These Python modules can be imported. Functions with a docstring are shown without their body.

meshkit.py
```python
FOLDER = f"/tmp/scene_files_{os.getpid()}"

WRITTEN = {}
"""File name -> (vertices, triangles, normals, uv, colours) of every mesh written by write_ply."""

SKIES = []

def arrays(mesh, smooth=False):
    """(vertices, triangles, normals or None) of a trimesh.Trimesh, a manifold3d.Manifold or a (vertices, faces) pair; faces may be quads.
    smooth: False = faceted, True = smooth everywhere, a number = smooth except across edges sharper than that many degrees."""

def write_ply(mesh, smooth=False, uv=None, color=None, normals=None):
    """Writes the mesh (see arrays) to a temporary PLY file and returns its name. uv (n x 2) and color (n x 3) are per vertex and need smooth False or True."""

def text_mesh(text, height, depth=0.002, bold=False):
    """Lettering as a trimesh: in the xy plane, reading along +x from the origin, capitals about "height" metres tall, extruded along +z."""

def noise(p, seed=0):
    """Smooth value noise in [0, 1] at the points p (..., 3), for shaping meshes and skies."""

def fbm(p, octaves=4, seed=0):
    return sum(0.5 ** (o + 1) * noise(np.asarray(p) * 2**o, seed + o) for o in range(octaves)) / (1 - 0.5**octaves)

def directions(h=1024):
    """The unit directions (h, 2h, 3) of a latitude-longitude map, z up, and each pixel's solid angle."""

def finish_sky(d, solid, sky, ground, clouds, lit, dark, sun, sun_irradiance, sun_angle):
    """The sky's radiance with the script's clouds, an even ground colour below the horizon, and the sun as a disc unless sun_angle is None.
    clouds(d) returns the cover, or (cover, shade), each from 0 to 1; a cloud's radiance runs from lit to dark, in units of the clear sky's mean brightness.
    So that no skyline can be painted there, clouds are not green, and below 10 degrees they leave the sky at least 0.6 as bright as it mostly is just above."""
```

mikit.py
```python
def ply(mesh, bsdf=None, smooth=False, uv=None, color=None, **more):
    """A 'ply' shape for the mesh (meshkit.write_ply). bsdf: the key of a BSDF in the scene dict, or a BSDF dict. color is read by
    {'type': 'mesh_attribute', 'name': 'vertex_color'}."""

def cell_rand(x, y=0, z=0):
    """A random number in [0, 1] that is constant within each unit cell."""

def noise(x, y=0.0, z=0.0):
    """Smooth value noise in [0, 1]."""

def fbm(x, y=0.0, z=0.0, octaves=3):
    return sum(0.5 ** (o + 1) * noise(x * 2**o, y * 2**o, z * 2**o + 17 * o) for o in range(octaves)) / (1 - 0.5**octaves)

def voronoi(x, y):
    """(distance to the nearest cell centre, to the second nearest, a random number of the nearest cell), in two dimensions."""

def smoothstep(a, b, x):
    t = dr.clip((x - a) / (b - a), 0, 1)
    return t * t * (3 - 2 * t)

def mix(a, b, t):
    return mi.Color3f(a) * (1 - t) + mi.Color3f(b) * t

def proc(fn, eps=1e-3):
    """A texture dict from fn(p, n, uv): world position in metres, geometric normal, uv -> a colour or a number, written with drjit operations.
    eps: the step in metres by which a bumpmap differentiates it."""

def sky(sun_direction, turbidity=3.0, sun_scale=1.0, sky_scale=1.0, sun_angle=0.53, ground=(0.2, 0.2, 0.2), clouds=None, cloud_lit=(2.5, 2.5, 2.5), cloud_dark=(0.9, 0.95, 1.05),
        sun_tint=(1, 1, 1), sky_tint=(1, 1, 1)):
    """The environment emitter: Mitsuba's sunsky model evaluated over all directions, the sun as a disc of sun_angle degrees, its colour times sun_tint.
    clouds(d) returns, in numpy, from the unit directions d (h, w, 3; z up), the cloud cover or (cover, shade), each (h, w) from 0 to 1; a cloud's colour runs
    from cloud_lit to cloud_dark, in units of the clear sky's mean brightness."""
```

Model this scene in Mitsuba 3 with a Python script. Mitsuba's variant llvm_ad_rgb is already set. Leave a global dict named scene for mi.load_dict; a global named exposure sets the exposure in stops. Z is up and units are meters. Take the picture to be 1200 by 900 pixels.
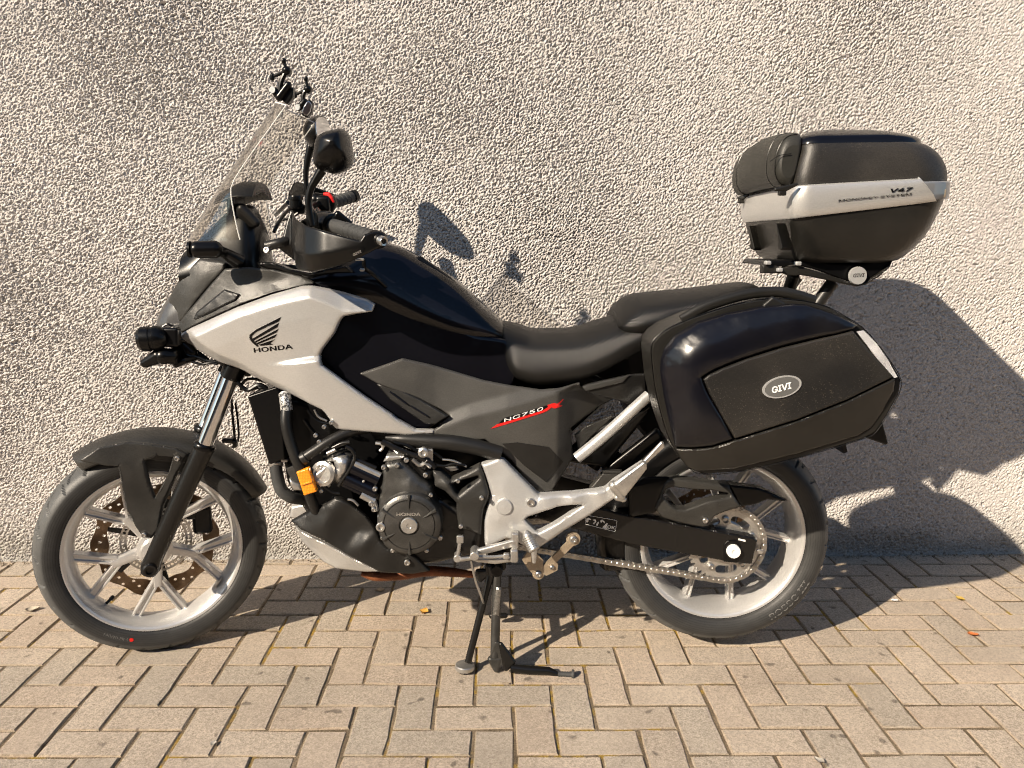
import math, random
import numpy as np, trimesh, mitsuba as mi, mikit, meshkit
from mikit import proc, noise, fbm, voronoi, cell_rand, smoothstep, mix
from scipy.ndimage import gaussian_filter
from scipy.spatial import Delaunay, cKDTree
from scipy.interpolate import PchipInterpolator, LinearNDInterpolator, NearestNDInterpolator, RBFInterpolator
import shapely
from shapely.geometry import Polygon, Point
import drjit as dr

T = mi.ScalarTransform4f
scene, labels = {}, {}

# ---------------------------------------------------------------- camera, sun, exposure
CAM = np.array([.0597, -1.9637, 1.1742])
FWD = np.array([.015826, .983589, -.179727])
UP = np.array([-.003901, .179809, .983694])
scene['camera'] = {'type': 'perspective', 'fov': math.degrees(2 * math.atan(600 / 939.5)), 'fov_axis': 'x', 'near_clip': .05, 'far_clip': 400.,
                   'to_world': T().look_at(origin=CAM.tolist(), target=(CAM + FWD).tolist(), up=UP.tolist())}
SUN = (-1.05, -1.0, .85)
scene['sky'] = mikit.sky(SUN, turbidity=3, sky_scale=.75, sun_tint=(1, 1.085, 1.29))
exposure = 2.6

# ---------------------------------------------------------------- helpers
def numbered(key):
    if key not in USED:
        USED[key] = 0
        return key
    USED[key] += 1
    return '%s_%03d' % (key, USED[key])
USED = {}
def obj(name, mesh, mat, parent=None, smooth=32, **kw):
    key = numbered(parent + '__' + name if parent else name)
    scene[key] = mikit.ply(mesh, mat, smooth=smooth, **kw)
    return key
def tag(key, label=None, cat=None, group=None, kind=None):
    d = labels.setdefault(key, {})
    for k, v in (('label', label), ('category', cat), ('group', group), ('kind', kind)):
        if v: d[k] = v
    return key
def cat(*ms):
    return trimesh.util.concatenate([m for m in ms if m is not None])

# ---------------------------------------------------------------- the wall: roughcast render, real relief
SLOPE = (.9083 - .8302) / (2.0663 + 1.7619)
def wall_y(x): return .8302 + SLOPE * (x + 1.7619)
rng = np.random.default_rng(7)

def roughcast(nx, nz, step, seed):
    r = np.random.default_rng(seed)
    def band(s1, s2, aniso=1.):
        w = r.standard_normal((nz, nx)).astype(np.float32)
        g = gaussian_filter(w, (s1 * 1., s1 * aniso)) - gaussian_filter(w, (s2, s2 * aniso))
        return g / g.std()
    k = .004 / step
    big, mid, fine = band(.47 * k, 1.0 * k), band(.30 * k, .7 * k), band(1.05 * k, 2.6 * k)
    slow = gaussian_filter(r.standard_normal((nz, nx)).astype(np.float32), 40 * k); slow /= slow.std()
    h = .80 * big + .40 * mid + .12 * fine
    p_ = band(.9 * k, 2.2 * k); dense = gaussian_filter(r.standard_normal((nz, nx)).astype(np.float32), 70 * k); dense /= dense.std()
    h = h - 1.5 * np.clip((-p_ - 1.55 + .35 * dense) / .5, 0, 1.3)
    h = np.where(h < -.5, -.5 + (h + .5) * 1.9, h)                       # deep open pits between the thrown grains
    h = np.where(h > .9, .9 + (h - .9) * .45, h)
    return h * (1 + .13 * slow), slow

def wall_grid(x0, x1, z0, z1, step, seed, amp):
    nx, nz = int(round((x1 - x0) / step)) + 1, int(round((z1 - z0) / step)) + 1
    h, slow = roughcast(nx, nz, step, seed)
    xs, zs = np.linspace(x0, x1, nx), np.linspace(z0, z1, nz)
    X, Z = np.meshgrid(xs, zs)
    soft = .88 - .22 * np.clip((X - .3) / 1.5, 0, 1)                            # the render is trowelled a little flatter to the right
    Y = wall_y(X) - amp * h * soft - .003 * slow
    Y -= .010 * np.exp(-np.maximum(Z, 0) / .012)                              # swells out a little where it meets the blocks
    v = np.stack([X, Y, Z], -1).reshape(-1, 3)
    i = np.arange(nx * nz).reshape(nz, nx)
    a, b, c, d = i[:-1, :-1], i[:-1, 1:], i[1:, 1:], i[1:, :-1]
    f = np.concatenate([np.stack([a, b, c], -1).reshape(-1, 3), np.stack([a, c, d], -1).reshape(-1, 3)])
    return trimesh.Trimesh(v, f, process=False)

def wall_color(p, n, uv):
    m = fbm(p.x * 2.2, p.z * 2.2, 3.0, octaves=3)
    g = noise(p.x * 330, p.z * 330, p.y * 330)
    m = m + .35 * (smoothstep(.45, .75, fbm(p.x * .9 + 4, p.z * 1.3, 8.0, octaves=3)) - .5)
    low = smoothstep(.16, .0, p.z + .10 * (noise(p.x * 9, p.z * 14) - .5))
    c = mix((.50, .474, .452), (.575, .547, .522), m)
    c = c * (.74 + .46 * g)
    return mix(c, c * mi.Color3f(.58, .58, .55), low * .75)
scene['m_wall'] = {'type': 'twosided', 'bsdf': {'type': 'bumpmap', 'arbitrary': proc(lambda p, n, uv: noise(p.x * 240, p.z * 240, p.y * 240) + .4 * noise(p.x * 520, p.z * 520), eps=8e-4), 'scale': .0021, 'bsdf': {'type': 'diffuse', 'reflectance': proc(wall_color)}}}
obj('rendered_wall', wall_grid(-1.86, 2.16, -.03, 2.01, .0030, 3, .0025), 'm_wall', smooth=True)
tag('rendered_wall', 'pale grey beige roughcast rendered wall standing behind the motorcycle', 'wall')
for k, (x0, x1, z0, z1) in enumerate([(-4.4, -1.86, -.03, 3.2), (2.16, 4.6, -.03, 3.2), (-1.86, 2.16, 2.01, 3.2)]):
    obj('render_field', wall_grid(x0, x1, z0, z1, .009, 20 + k, .0042), 'm_wall', 'rendered_wall', smooth=True)
cp = trimesh.creation.box((16, .34, .12)); cp.apply_translation((0, .16, 3.25))
cp.apply_transform(trimesh.transformations.rotation_matrix(math.atan(SLOPE), (0, 0, 1))); cp.apply_translation((0, wall_y(0) - .0, 0))
scene['m_coping'] = {'type': 'diffuse', 'reflectance': {'type': 'rgb', 'value': [.36, .33, .3]}}
obj('coping', cp, 'm_coping', 'rendered_wall', smooth=False)
bk = trimesh.creation.box((16, .3, 3.2)); bk.apply_translation((0, .18, 1.58))
bk.apply_transform(trimesh.transformations.rotation_matrix(math.atan(SLOPE), (0, 0, 1))); bk.apply_translation((0, wall_y(0), 0))
obj('wall_core', bk, 'm_wall', 'rendered_wall', smooth=False)

# ---------------------------------------------------------------- the pavement: concrete blocks laid in herringbone
PITCH = .1
def joint_color(p, n, uv):
    a = fbm(p.x * 24, p.y * 24, 1.0, octaves=3)
    g = noise(p.x * 420, p.y * 420)
    moss = smoothstep(.52, .70, fbm(p.x * 5 + 3, p.y * 5, 2.0, octaves=3))
    c = mix((.095, .073, .050), (.23, .18, .125), a)
    c = mix(c, (.27, .18, .045), moss * smoothstep(.3, .75, noise(p.x * 60, p.y * 60)))
    return c * (.6 + .8 * g)
scene['m_joint'] = {'type': 'bumpmap', 'arbitrary': {'type': 'raw_dummy'}} if False else {'type': 'diffuse', 'reflectance': proc(joint_color)}
def block_fn(a, b):
    def fn(p, n, uv):
        m = fbm(p.x * 7, p.y * 7, 4.0, octaves=3)
        cell = fbm(p.x * 2.3 + 9, p.y * 2.3, 6.0, octaves=3)
        s = noise(p.x * 480, p.y * 480, p.z * 300)
        s2 = noise(p.x * 210 + 5, p.y * 210, p.z * 200)
        c = mix(a, b, m)
        c = c * mi.Color3f(.90, .875, .835) * (.52 + .56 * s + .40 * s2) * (.78 + .30 * cell)
        d, _, which = voronoi(p.x * 7.5 + .3 * noise(p.x * 30, p.y * 30), p.y * 7.5)
        spot = smoothstep(.12, .05, d + .05 * noise(p.x * 90, p.y * 90)) * smoothstep(.52, .56, which)   # old oil and gum spots
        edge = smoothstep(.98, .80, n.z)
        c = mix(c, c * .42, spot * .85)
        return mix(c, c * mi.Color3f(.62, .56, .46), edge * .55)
    return fn
TONES = [((.42, .365, .31), (.50, .44, .375)), ((.43, .365, .305), (.52, .45, .38)), ((.40, .355, .305), (.48, .43, .37)), ((.44, .38, .32), (.54, .475, .405))]
for k, (a, b) in enumerate(TONES):
    fn = block_fn(a, b)
    scene['m_block_%d' % k] = {'type': 'bumpmap', 'arbitrary': proc(lambda p, n, uv: .6 * noise(p.x * 330, p.y * 330, p.z * 330) + .4 * noise(p.x * 800, p.y * 800), eps=6e-4), 'scale': .0011,
                               'bsdf': {'type': 'diffuse', 'reflectance': proc(fn)}}
def block_mesh(seed):
    r = np.random.default_rng(seed)
    lx, ly, h, c = .0970, .0472, .012, .0040
    n = [(-1, -1), (-.35, -1), (.35, -1), (1, -1), (1, 0), (1, 1), (.3, 1), (-.4, 1), (-1, 1), (-1, 0)]
    base = np.array(n, float)
    jit = r.normal(0, .0009, base.shape)
    out = base * (lx, ly) + jit
    for k in (0, 3, 5, 8):
        out[k] *= 1 - abs(r.normal(0, .008))
    top = base * (lx - c, ly - c) + jit + r.normal(0, .0007, base.shape)
    m = len(n)
    v = np.vstack([np.c_[out, np.full(m, -.03)], np.c_[out, -.0035 + r.normal(0, .0006, m)], np.c_[top, np.full(m, 0.0)], [[0, 0, .0002]]])
    f = []
    for k in range(m):
        j = (k + 1) % m
        f += [(k, j, m + j), (k, m + j, m + k), (m + k, m + j, 2 * m + j), (m + k, 2 * m + j, 2 * m + k), (2 * m + k, 2 * m + j, 3 * m)]
    return trimesh.Trimesh(v, f, process=False)
BLOCKS = [block_mesh(s) for s in range(6)]
ground = trimesh.creation.box((60, 60, .2)); ground.apply_translation((0, -20, -.1036))
obj('pavement', ground, 'm_joint', smooth=False)
tag('pavement', 'herringbone pavement of sandy beige concrete blocks with mossy joints', kind='structure')

def in_frame(pt):
    d = np.asarray(pt, float) - CAM
    rgt = np.cross(FWD, UP)
    z = d @ FWD
    return z > .2 and abs(d @ rgt) / z < 600 / 939.5 * 1.01 and abs(d @ UP) / z < 450 / 939.5 * 1.02
rb = random.Random(4)
near, far_ = [], []
for i in range(-64, 66):
    for j in range(-12, 60):
        k = (i + j) % 4
        if k not in (0, 2): continue
        if k == 0: cx, cy, rot = (i + 1) * PITCH, -(j + .5) * PITCH, 0
        else: cx, cy, rot = (i + .5) * PITCH, -(j + 1) * PITCH, 90
        ex, ey = (.1, .05) if not rot else (.05, .1)
        if cy - ey > wall_y(cx) + .002: continue
        seen = any(in_frame((cx + s * ex, cy + t * ey, 0)) for s in (-1, 0, 1) for t in (-1, 0, 1))
        (near if seen else far_).append((math.hypot(cx - CAM[0], cy - CAM[1]), cx, cy, rot, rb.randrange(6), rb.randrange(4), rb.uniform(-.0016, .0012), rb.gauss(0, .35), rb.gauss(0, .35), rb.gauss(0, .5), rb.choice((0, 180))))
near.sort()
cut = near[300:]
near = near[:300]
block_ply = {}
for _, cx, cy, rot, s, tone, dz, a, b, c, flip in near:
    key = numbered('pavement__block')
    if (s, tone) not in block_ply:
        block_ply[s, tone] = mikit.ply(BLOCKS[s], 'm_block_%d' % tone, smooth=False)
    scene[key] = {**block_ply[s, tone], 'to_world': T().translate([cx, cy, dz]).rotate([0, 0, 1], rot + c + flip).rotate([1, 0, 0], a).rotate([0, 1, 0], b * .5)}
def blk(args):
    _, cx, cy, rot, s, tone, dz, a, b, c, flip = args
    m = BLOCKS[s].copy()
    m.apply_transform(np.array(T().translate([cx, cy, dz]).rotate([0, 0, 1], rot + c + flip).matrix, float))
    return m
obj('paving_field', cat(*[blk(x) for x in cut + [q for q in far_ if abs(q[1]) < 5 and q[2] > -4.5]]), 'm_block_1', 'pavement', smooth=False)
tag('pavement__paving_field', kind='stuff')
NBLOCK = (len(near), len(cut), len(far_))

# grit and crumbs swept against the foot of the wall and into the joints
rg = np.random.default_rng(11)
gv, gf = [], []
base_ = trimesh.creation.icosphere(subdivisions=0)
for k in range(1500):
    x = rg.uniform(-1.9, 2.2); near_wall = k < 1050
    y = wall_y(x) - .014 - abs(rg.normal(0, .016)) if near_wall else rg.uniform(-.5, .85)
    r = rg.uniform(.0010, .0034) if near_wall else rg.uniform(.0007, .0018)
    gf.append(base_.faces + 12 * k); gv.append(base_.vertices * r * rg.uniform(.6, 1.3, 3) + rg.normal(0, r * .15, (12, 3)) + (x, y, r * .6))
def grit_color(p, n, uv): return mix((.16, .12, .085), (.42, .36, .29), cell_rand(dr.floor(p.x * 160), dr.floor(p.y * 160), 3))
scene['m_grit'] = {'type': 'diffuse', 'reflectance': proc(grit_color)}
obj('grit', trimesh.Trimesh(np.vstack(gv), np.vstack(gf), process=False), 'm_grit', smooth=False)
tag('grit', 'sandy grit and crumbs lying along the foot of the wall', kind='stuff')
# ---------------------------------------------------------------- added brick building, unseen behind the photographer, darkening reflections and sky fill
tag('added_building', 'added long dark brick building with slate roof, unseen behind the photographer, to darken reflections', 'building')
def brick(p, n, uv):
    r = dr.floor(p.z / .075); u = p.x / .225 + .5 * (r - 2 * dr.floor(r / 2))
    m = dr.maximum(smoothstep(.44, .48, dr.abs(u - dr.floor(u) - .5)), smoothstep(.40, .46, dr.abs(p.z / .075 - r - .5)))
    return mix(mix((.13, .06, .042), (.20, .10, .07), cell_rand(dr.floor(u), r, 1)), (.22, .20, .18), m)
scene['m_brick'] = {'type': 'diffuse', 'reflectance': proc(brick)}
scene['m_slate'] = {'type': 'diffuse', 'reflectance': {'type': 'rgb', 'value': [.06, .062, .07]}}
scene['m_pane'] = {'type': 'roughconductor', 'alpha': .05, 'specular_reflectance': {'type': 'rgb', 'value': [.12, .13, .14]}}
scene['m_trim'] = {'type': 'diffuse', 'reflectance': {'type': 'rgb', 'value': [.55, .54, .5]}}
def box(x0, x1, y0, y1, z0, z1):
    m = trimesh.creation.box((x1 - x0, y1 - y0, z1 - z0)); m.apply_translation(((x0 + x1) / 2, (y0 + y1) / 2, (z0 + z1) / 2)); return m
FY = -9.
obj('wall', box(-14, 16, FY - 7, FY, -.1, 5.0), 'm_brick', 'added_building', False)
rf = trimesh.Trimesh([(-14.3, FY + .3, 4.95), (16.3, FY + .3, 4.95), (16.3, FY - 3.5, 6.5), (-14.3, FY - 3.5, 6.5), (-14.3, FY - 7.3, 4.95), (16.3, FY - 7.3, 4.95)], [(0, 1, 2), (0, 2, 3), (3, 2, 5), (3, 5, 4), (0, 3, 4), (1, 5, 2), (0, 4, 5), (0, 5, 1)], process=False)
obj('roof', rf, 'm_slate', 'added_building', False)
for wx in range(-12, 16, 4):
    for wz in (.9, 3.2):
        w = obj('window', box(wx - .6, wx + .6, FY - .05, FY + .03, wz, wz + 1.3), 'm_trim', 'added_building', False)
        obj('pane', box(wx - .52, wx + .52, FY + .02, FY + .034, wz + .08, wz + 1.22), 'm_pane', w, False)

# ---------------------------------------------------------------- mesh helpers
def rot_z(m, deg, about=(0, 0, 0)):
    m.apply_transform(trimesh.transformations.rotation_matrix(math.radians(deg), (0, 0, 1), about)); return m
def mirror(m):
    m = m.copy(); v = np.array(m.vertices); v[:, 1] = 2 * YC - v[:, 1]
    return trimesh.Trimesh(v, np.array(m.faces)[:, ::-1], process=False)
def resample(poly, res):
    p = np.asarray(poly, float); out = []
    for a, b in zip(p, np.roll(p, -1, 0)):
        n = max(1, int(np.ceil(np.linalg.norm((b - a)[[0, -1]]) / res)))
        out += [a + (b - a) * t / n for t in range(n)]
    return np.array(out)
def chaikin(p, n=2, closed=True):
    p = np.asarray(p, float)
    for _ in range(n):
        if closed:
            q = np.roll(p, -1, 0); p = np.stack([.75 * p + .25 * q, .25 * p + .75 * q], 1).reshape(-1, p.shape[1])
        else:
            q = np.stack([.75 * p[:-1] + .25 * p[1:], .25 * p[:-1] + .75 * p[1:]], 1).reshape(-1, p.shape[1]); p = np.vstack([p[:1], q, p[-1:]])
    return p
def smooth_line(p, n=8, closed=False):
    """Catmull-Rom through the points."""
    p = np.asarray(p, float)
    e = np.vstack([p[-1:], p, p[:2]]) if closed else np.vstack([2 * p[:1] - p[1:2], p, 2 * p[-1:] - p[-2:-1]])
    out = []
    for k in range(len(e) - 3):
        a, b, c, d = e[k:k + 4]
        for t in np.arange(n) / n:
            out.append(.5 * (2 * b + (c - a) * t + (2 * a - 5 * b + 4 * c - d) * t * t + (3 * b - a - 3 * c + d) * t ** 3))
    if not closed: out.append(p[-1])
    return np.array(out)

def panel(pts, inner=(), t=.008, edge=.008, bulge=.004, res=.009, holes=(), rnd=0., mode='lin', blur=4, fn=None):
    """A moulded sheet seen along Y: its outline pts and the points inner carry their own depth; edges roll back by bulge over edge metres."""
    P = np.array(list(pts) + list(inner), float)
    xz = P[:, [0, 2]]
    if fn is not None: depth = fn
    elif mode == 'tps' and len(P) > 3: g = RBFInterpolator(xz, P[:, 1], smoothing=3e-4); depth = lambda q: g(q)
    elif np.ptp(P[:, 1]) < 1e-9: depth = lambda q: np.full(len(q), P[0, 1])
    else:
        B = resample(np.asarray(pts, float), res * 2); Q = np.vstack([B] + ([np.array(inner, float)] if len(inner) else []))
        lin, nn = LinearNDInterpolator(Q[:, [0, 2]], Q[:, 1]), NearestNDInterpolator(Q[:, [0, 2]], Q[:, 1])
        def depth(q):
            d = lin(q); return np.where(np.isnan(d), nn(q), d)
    poly = Polygon(np.asarray(pts, float)[:, [0, 2]], [np.asarray(h, float)[:, [0, 2]] for h in holes]).buffer(0)
    if rnd: poly = poly.buffer(-rnd).buffer(2 * rnd).buffer(-rnd)
    if poly.geom_type != 'Polygon': poly = max(poly.geoms, key=lambda q: q.area)
    rings = [np.array(r.coords)[:-1] for r in [poly.exterior, *poly.interiors]]
    bp = np.vstack([resample(r, res * .7) for r in rings])
    pool = [bp]
    for fr in (.12, .35, .65, 1.):
        s = poly.buffer(-edge * fr)
        for gq in getattr(s, 'geoms', [s]):
            if gq.is_empty: continue
            for r in [gq.exterior, *gq.interiors]: pool.append(resample(np.array(r.coords)[:-1], res * .8))
    x0, z0, x1, z1 = poly.bounds
    gx, gz = np.meshgrid(np.arange(x0, x1, res), np.arange(z0, z1, res * .866)); gx[1::2] += res / 2
    gp = np.c_[gx.ravel(), gz.ravel()]
    core = poly.buffer(-edge - res * .5)
    if not core.is_empty: pool.append(gp[shapely.contains_xy(core, gp[:, 0], gp[:, 1])])
    if len(inner): pool.append(np.array(inner, float)[:, [0, 2]])
    q = np.vstack(pool)
    _, u = np.unique(np.round(q, 5), axis=0, return_index=True); q = q[np.sort(u)]
    tri = Delaunay(q).simplices
    c = q[tri].mean(1)
    ar = np.cross(q[tri[:, 1]] - q[tri[:, 0]], q[tri[:, 2]] - q[tri[:, 0]])
    ok = shapely.contains_xy(poly, c[:, 0], c[:, 1]) & (np.abs(ar) > 1e-11)
    tri, ar = tri[ok], ar[ok]
    tri[ar < 0] = tri[ar < 0][:, ::-1]
    lines = shapely.multilinestrings([shapely.linearrings(np.vstack([r, r[:1]])) for r in rings])
    d = shapely.distance(shapely.points(q), lines)
    y0 = depth(q)
    if blur and fn is None and np.ptp(y0) > 1e-6:
        e2 = np.vstack([tri[:, [0, 1]], tri[:, [1, 2]], tri[:, [2, 0]]]); e2 = np.vstack([e2, e2[:, ::-1]])
        deg = np.bincount(e2[:, 0], minlength=len(q)); ln = np.linalg.norm(q[e2[:, 0]] - q[e2[:, 1]], axis=1)
        for _ in range(blur):
            y0 = np.where(deg > 0, .4 * y0 + .6 * np.bincount(e2[:, 0], y0[e2[:, 1]], minlength=len(q)) / np.maximum(deg, 1), y0)
    k = np.clip(1 - d / edge, 0, 1)
    y = y0 + bulge * (1 - np.sqrt(np.maximum(1 - k * k, 0)))
    n = len(q)
    v = np.vstack([np.c_[q[:, 0], y, q[:, 1]], np.c_[q[:, 0], y0 + bulge + t, q[:, 1]]])
    e = np.sort(np.vstack([tri[:, [0, 1]], tri[:, [1, 2]], tri[:, [2, 0]]]), 1)
    E = np.vstack([tri[:, [0, 1]], tri[:, [1, 2]], tri[:, [2, 0]]])
    _, inv, cnt = np.unique(e, axis=0, return_inverse=True, return_counts=True)
    be = E[cnt[inv.ravel()] == 1]
    f = np.vstack([tri, tri[:, ::-1] + n, np.c_[be[:, 1], be[:, 0], be[:, 0] + n], np.c_[be[:, 1], be[:, 0] + n, be[:, 1] + n]])
    m = trimesh.Trimesh(v, f, process=False)
    m.metadata['front'] = (q, y)
    return m
def line_z(x, pts):
    p = np.array(sorted((a[0], a[2]) for a in pts)); return np.interp(x, p[:, 0], p[:, 1])
def sstep(a, b, x):
    t = np.clip((x - a) / (b - a), 0, 1); return t * t * (3 - 2 * t)
def drape(m, host, off=.0012):
    """lays a thin flat mesh (decal, lettering, thin panel) on the front of a panel: its back sinks .5 mm in, its front stands off metres proud."""
    q, y = host.metadata['front']
    v, f = trimesh.remesh.subdivide_to_size(np.array(m.vertices), np.array(m.faces), .012)
    ok = LinearNDInterpolator(q, y)(v[:, [0, 2]]); nn = NearestNDInterpolator(q, y)(v[:, [0, 2]])
    base = np.where(np.isnan(ok), nn, ok); top = v[:, 1] < .5 * (v[:, 1].min() + v[:, 1].max())
    v = np.c_[v[:, 0], base + np.where(top, -off, .0006), v[:, 2]]
    return trimesh.Trimesh(v, f, process=False)

def tube(pts, r, seg=14, n=6, cap=True, flat=None):
    p = np.asarray(pts, float)
    q = smooth_line(p, n) if n > 1 and len(p) > 2 else p
    rs = np.full(len(q), r) if np.isscalar(r) else np.interp(np.linspace(0, 1, len(q)), np.linspace(0, 1, len(r)), r)
    d = np.gradient(q, axis=0); d /= np.linalg.norm(d, axis=1, keepdims=True)
    a = np.cross(d[0], (0, 0, 1.) if abs(d[0][2]) < .9 else (1., 0, 0)); a /= np.linalg.norm(a)
    th = np.arange(seg) / seg * 2 * np.pi
    rings = []
    for k in range(len(q)):
        a = a - d[k] * (a @ d[k]); a /= np.linalg.norm(a); b = np.cross(d[k], a)
        rings.append(q[k] + rs[k] * (np.cos(th)[:, None] * a + np.sin(th)[:, None] * b * (flat or 1)))
    return skin(rings, cap)
def skin(rings, cap=True, loop=False):
    m, s = len(rings), len(rings[0])
    v = np.vstack(rings); f = []
    i = np.arange(s); j = (i + 1) % s
    for k in range(m if loop else m - 1):
        o, p = k * s, ((k + 1) % m) * s
        f.append(np.c_[o + i, o + j, p + j]); f.append(np.c_[o + i, p + j, p + i])
    if cap and not loop:
        c0, c1 = rings[0].mean(0), rings[-1].mean(0)
        v = np.vstack([v, rings[0], rings[-1], [c0, c1]]); o, p = m * s, m * s + s
        f.append(np.c_[o + j, o + i, np.full(s, p + s)]); f.append(np.c_[p + i, p + j, np.full(s, p + s + 1)])
    mesh = trimesh.Trimesh(v, np.vstack(f), process=False)
    if mesh.volume < 0: mesh.invert()
    return mesh
def lathe(prof, center=(0, 0, 0), axis=(0, -1, 0), seg=48, loop=False):
    """prof: (radius, distance along axis)."""
    ax = np.asarray(axis, float); ax = ax / np.linalg.norm(ax)
    a = np.cross(ax, (0, 0, 1.) if abs(ax[2]) < .9 else (1., 0, 0)); a /= np.linalg.norm(a); b = np.cross(ax, a)
    th = np.arange(seg) / seg * 2 * np.pi
    rings = [np.asarray(center) + ax * h + max(r, 1e-5) * (np.cos(th)[:, None] * a + np.sin(th)[:, None] * b) for r, h in prof]
    return skin(rings, cap=not loop, loop=loop)
def cyl(p0, p1, r, seg=20, bevel=.0015):
    p0, p1 = np.asarray(p0, float), np.asarray(p1, float); h = np.linalg.norm(p1 - p0); b = min(bevel, r * .4, h * .3)
    return lathe([(r - b, 0), (r, b), (r, h - b), (r - b, h)], p0, p1 - p0, seg)
def loft(secs, n=4, seg=56, closed=True, cap=True, k=3):
    """secs: list of rings of control points (m x 3, same m); smooth along and around."""
    S = np.array(secs, float); t = np.arange(len(S))
    c = PchipInterpolator(t, S, axis=0)(np.linspace(0, len(S) - 1, (len(S) - 1) * n + 1))
    rings = []
    for r in c:
        q = chaikin(r, k)
        rings.append(q)
    return skin(rings, cap)
def symm(x, half, yc=None):
    """ring at x from the near half profile [(v, z)...] top to bottom (v = half width), mirrored about the centre plane."""
    yc = YC if yc is None else yc
    near = [(x, yc - v, z) for v, z in half]
    far = [(x, yc + v, z) for v, z in half[::-1] if v > 1e-6]
    return near + far
def rbox(size, r=.004, center=(0, 0, 0), R=None, seg=3):
    s = np.asarray(size, float) / 2; r = min(r, s.min() * .98)
    ball = trimesh.creation.icosphere(subdivisions=1 if seg < 4 else 2, radius=r).vertices
    pts = np.vstack([ball + np.array([a, b, c]) * (s - r) for a in (-1, 1) for b in (-1, 1) for c in (-1, 1)])
    m = trimesh.Trimesh(pts).convex_hull
    if R is not None: m.apply_transform(R)
    m.apply_translation(center); return m
def hull(*spheres):
    """convex hull of (point, radius) spheres."""
    ball = trimesh.creation.icosphere(subdivisions=2, radius=1).vertices
    return trimesh.Trimesh(np.vstack([np.asarray(p) + ball * r for p, r in spheres])).convex_hull
def frame(origin, x, z=None, n=None):
    """matrix with local x along x, local z along n (outward)."""
    x = np.asarray(x, float) / np.linalg.norm(x); n = np.asarray(n, float); n = n - x * (n @ x); n /= np.linalg.norm(n)
    M = np.eye(4); M[:3, 0], M[:3, 1], M[:3, 2], M[:3, 3] = x, np.cross(n, x), n, origin
    return M
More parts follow.
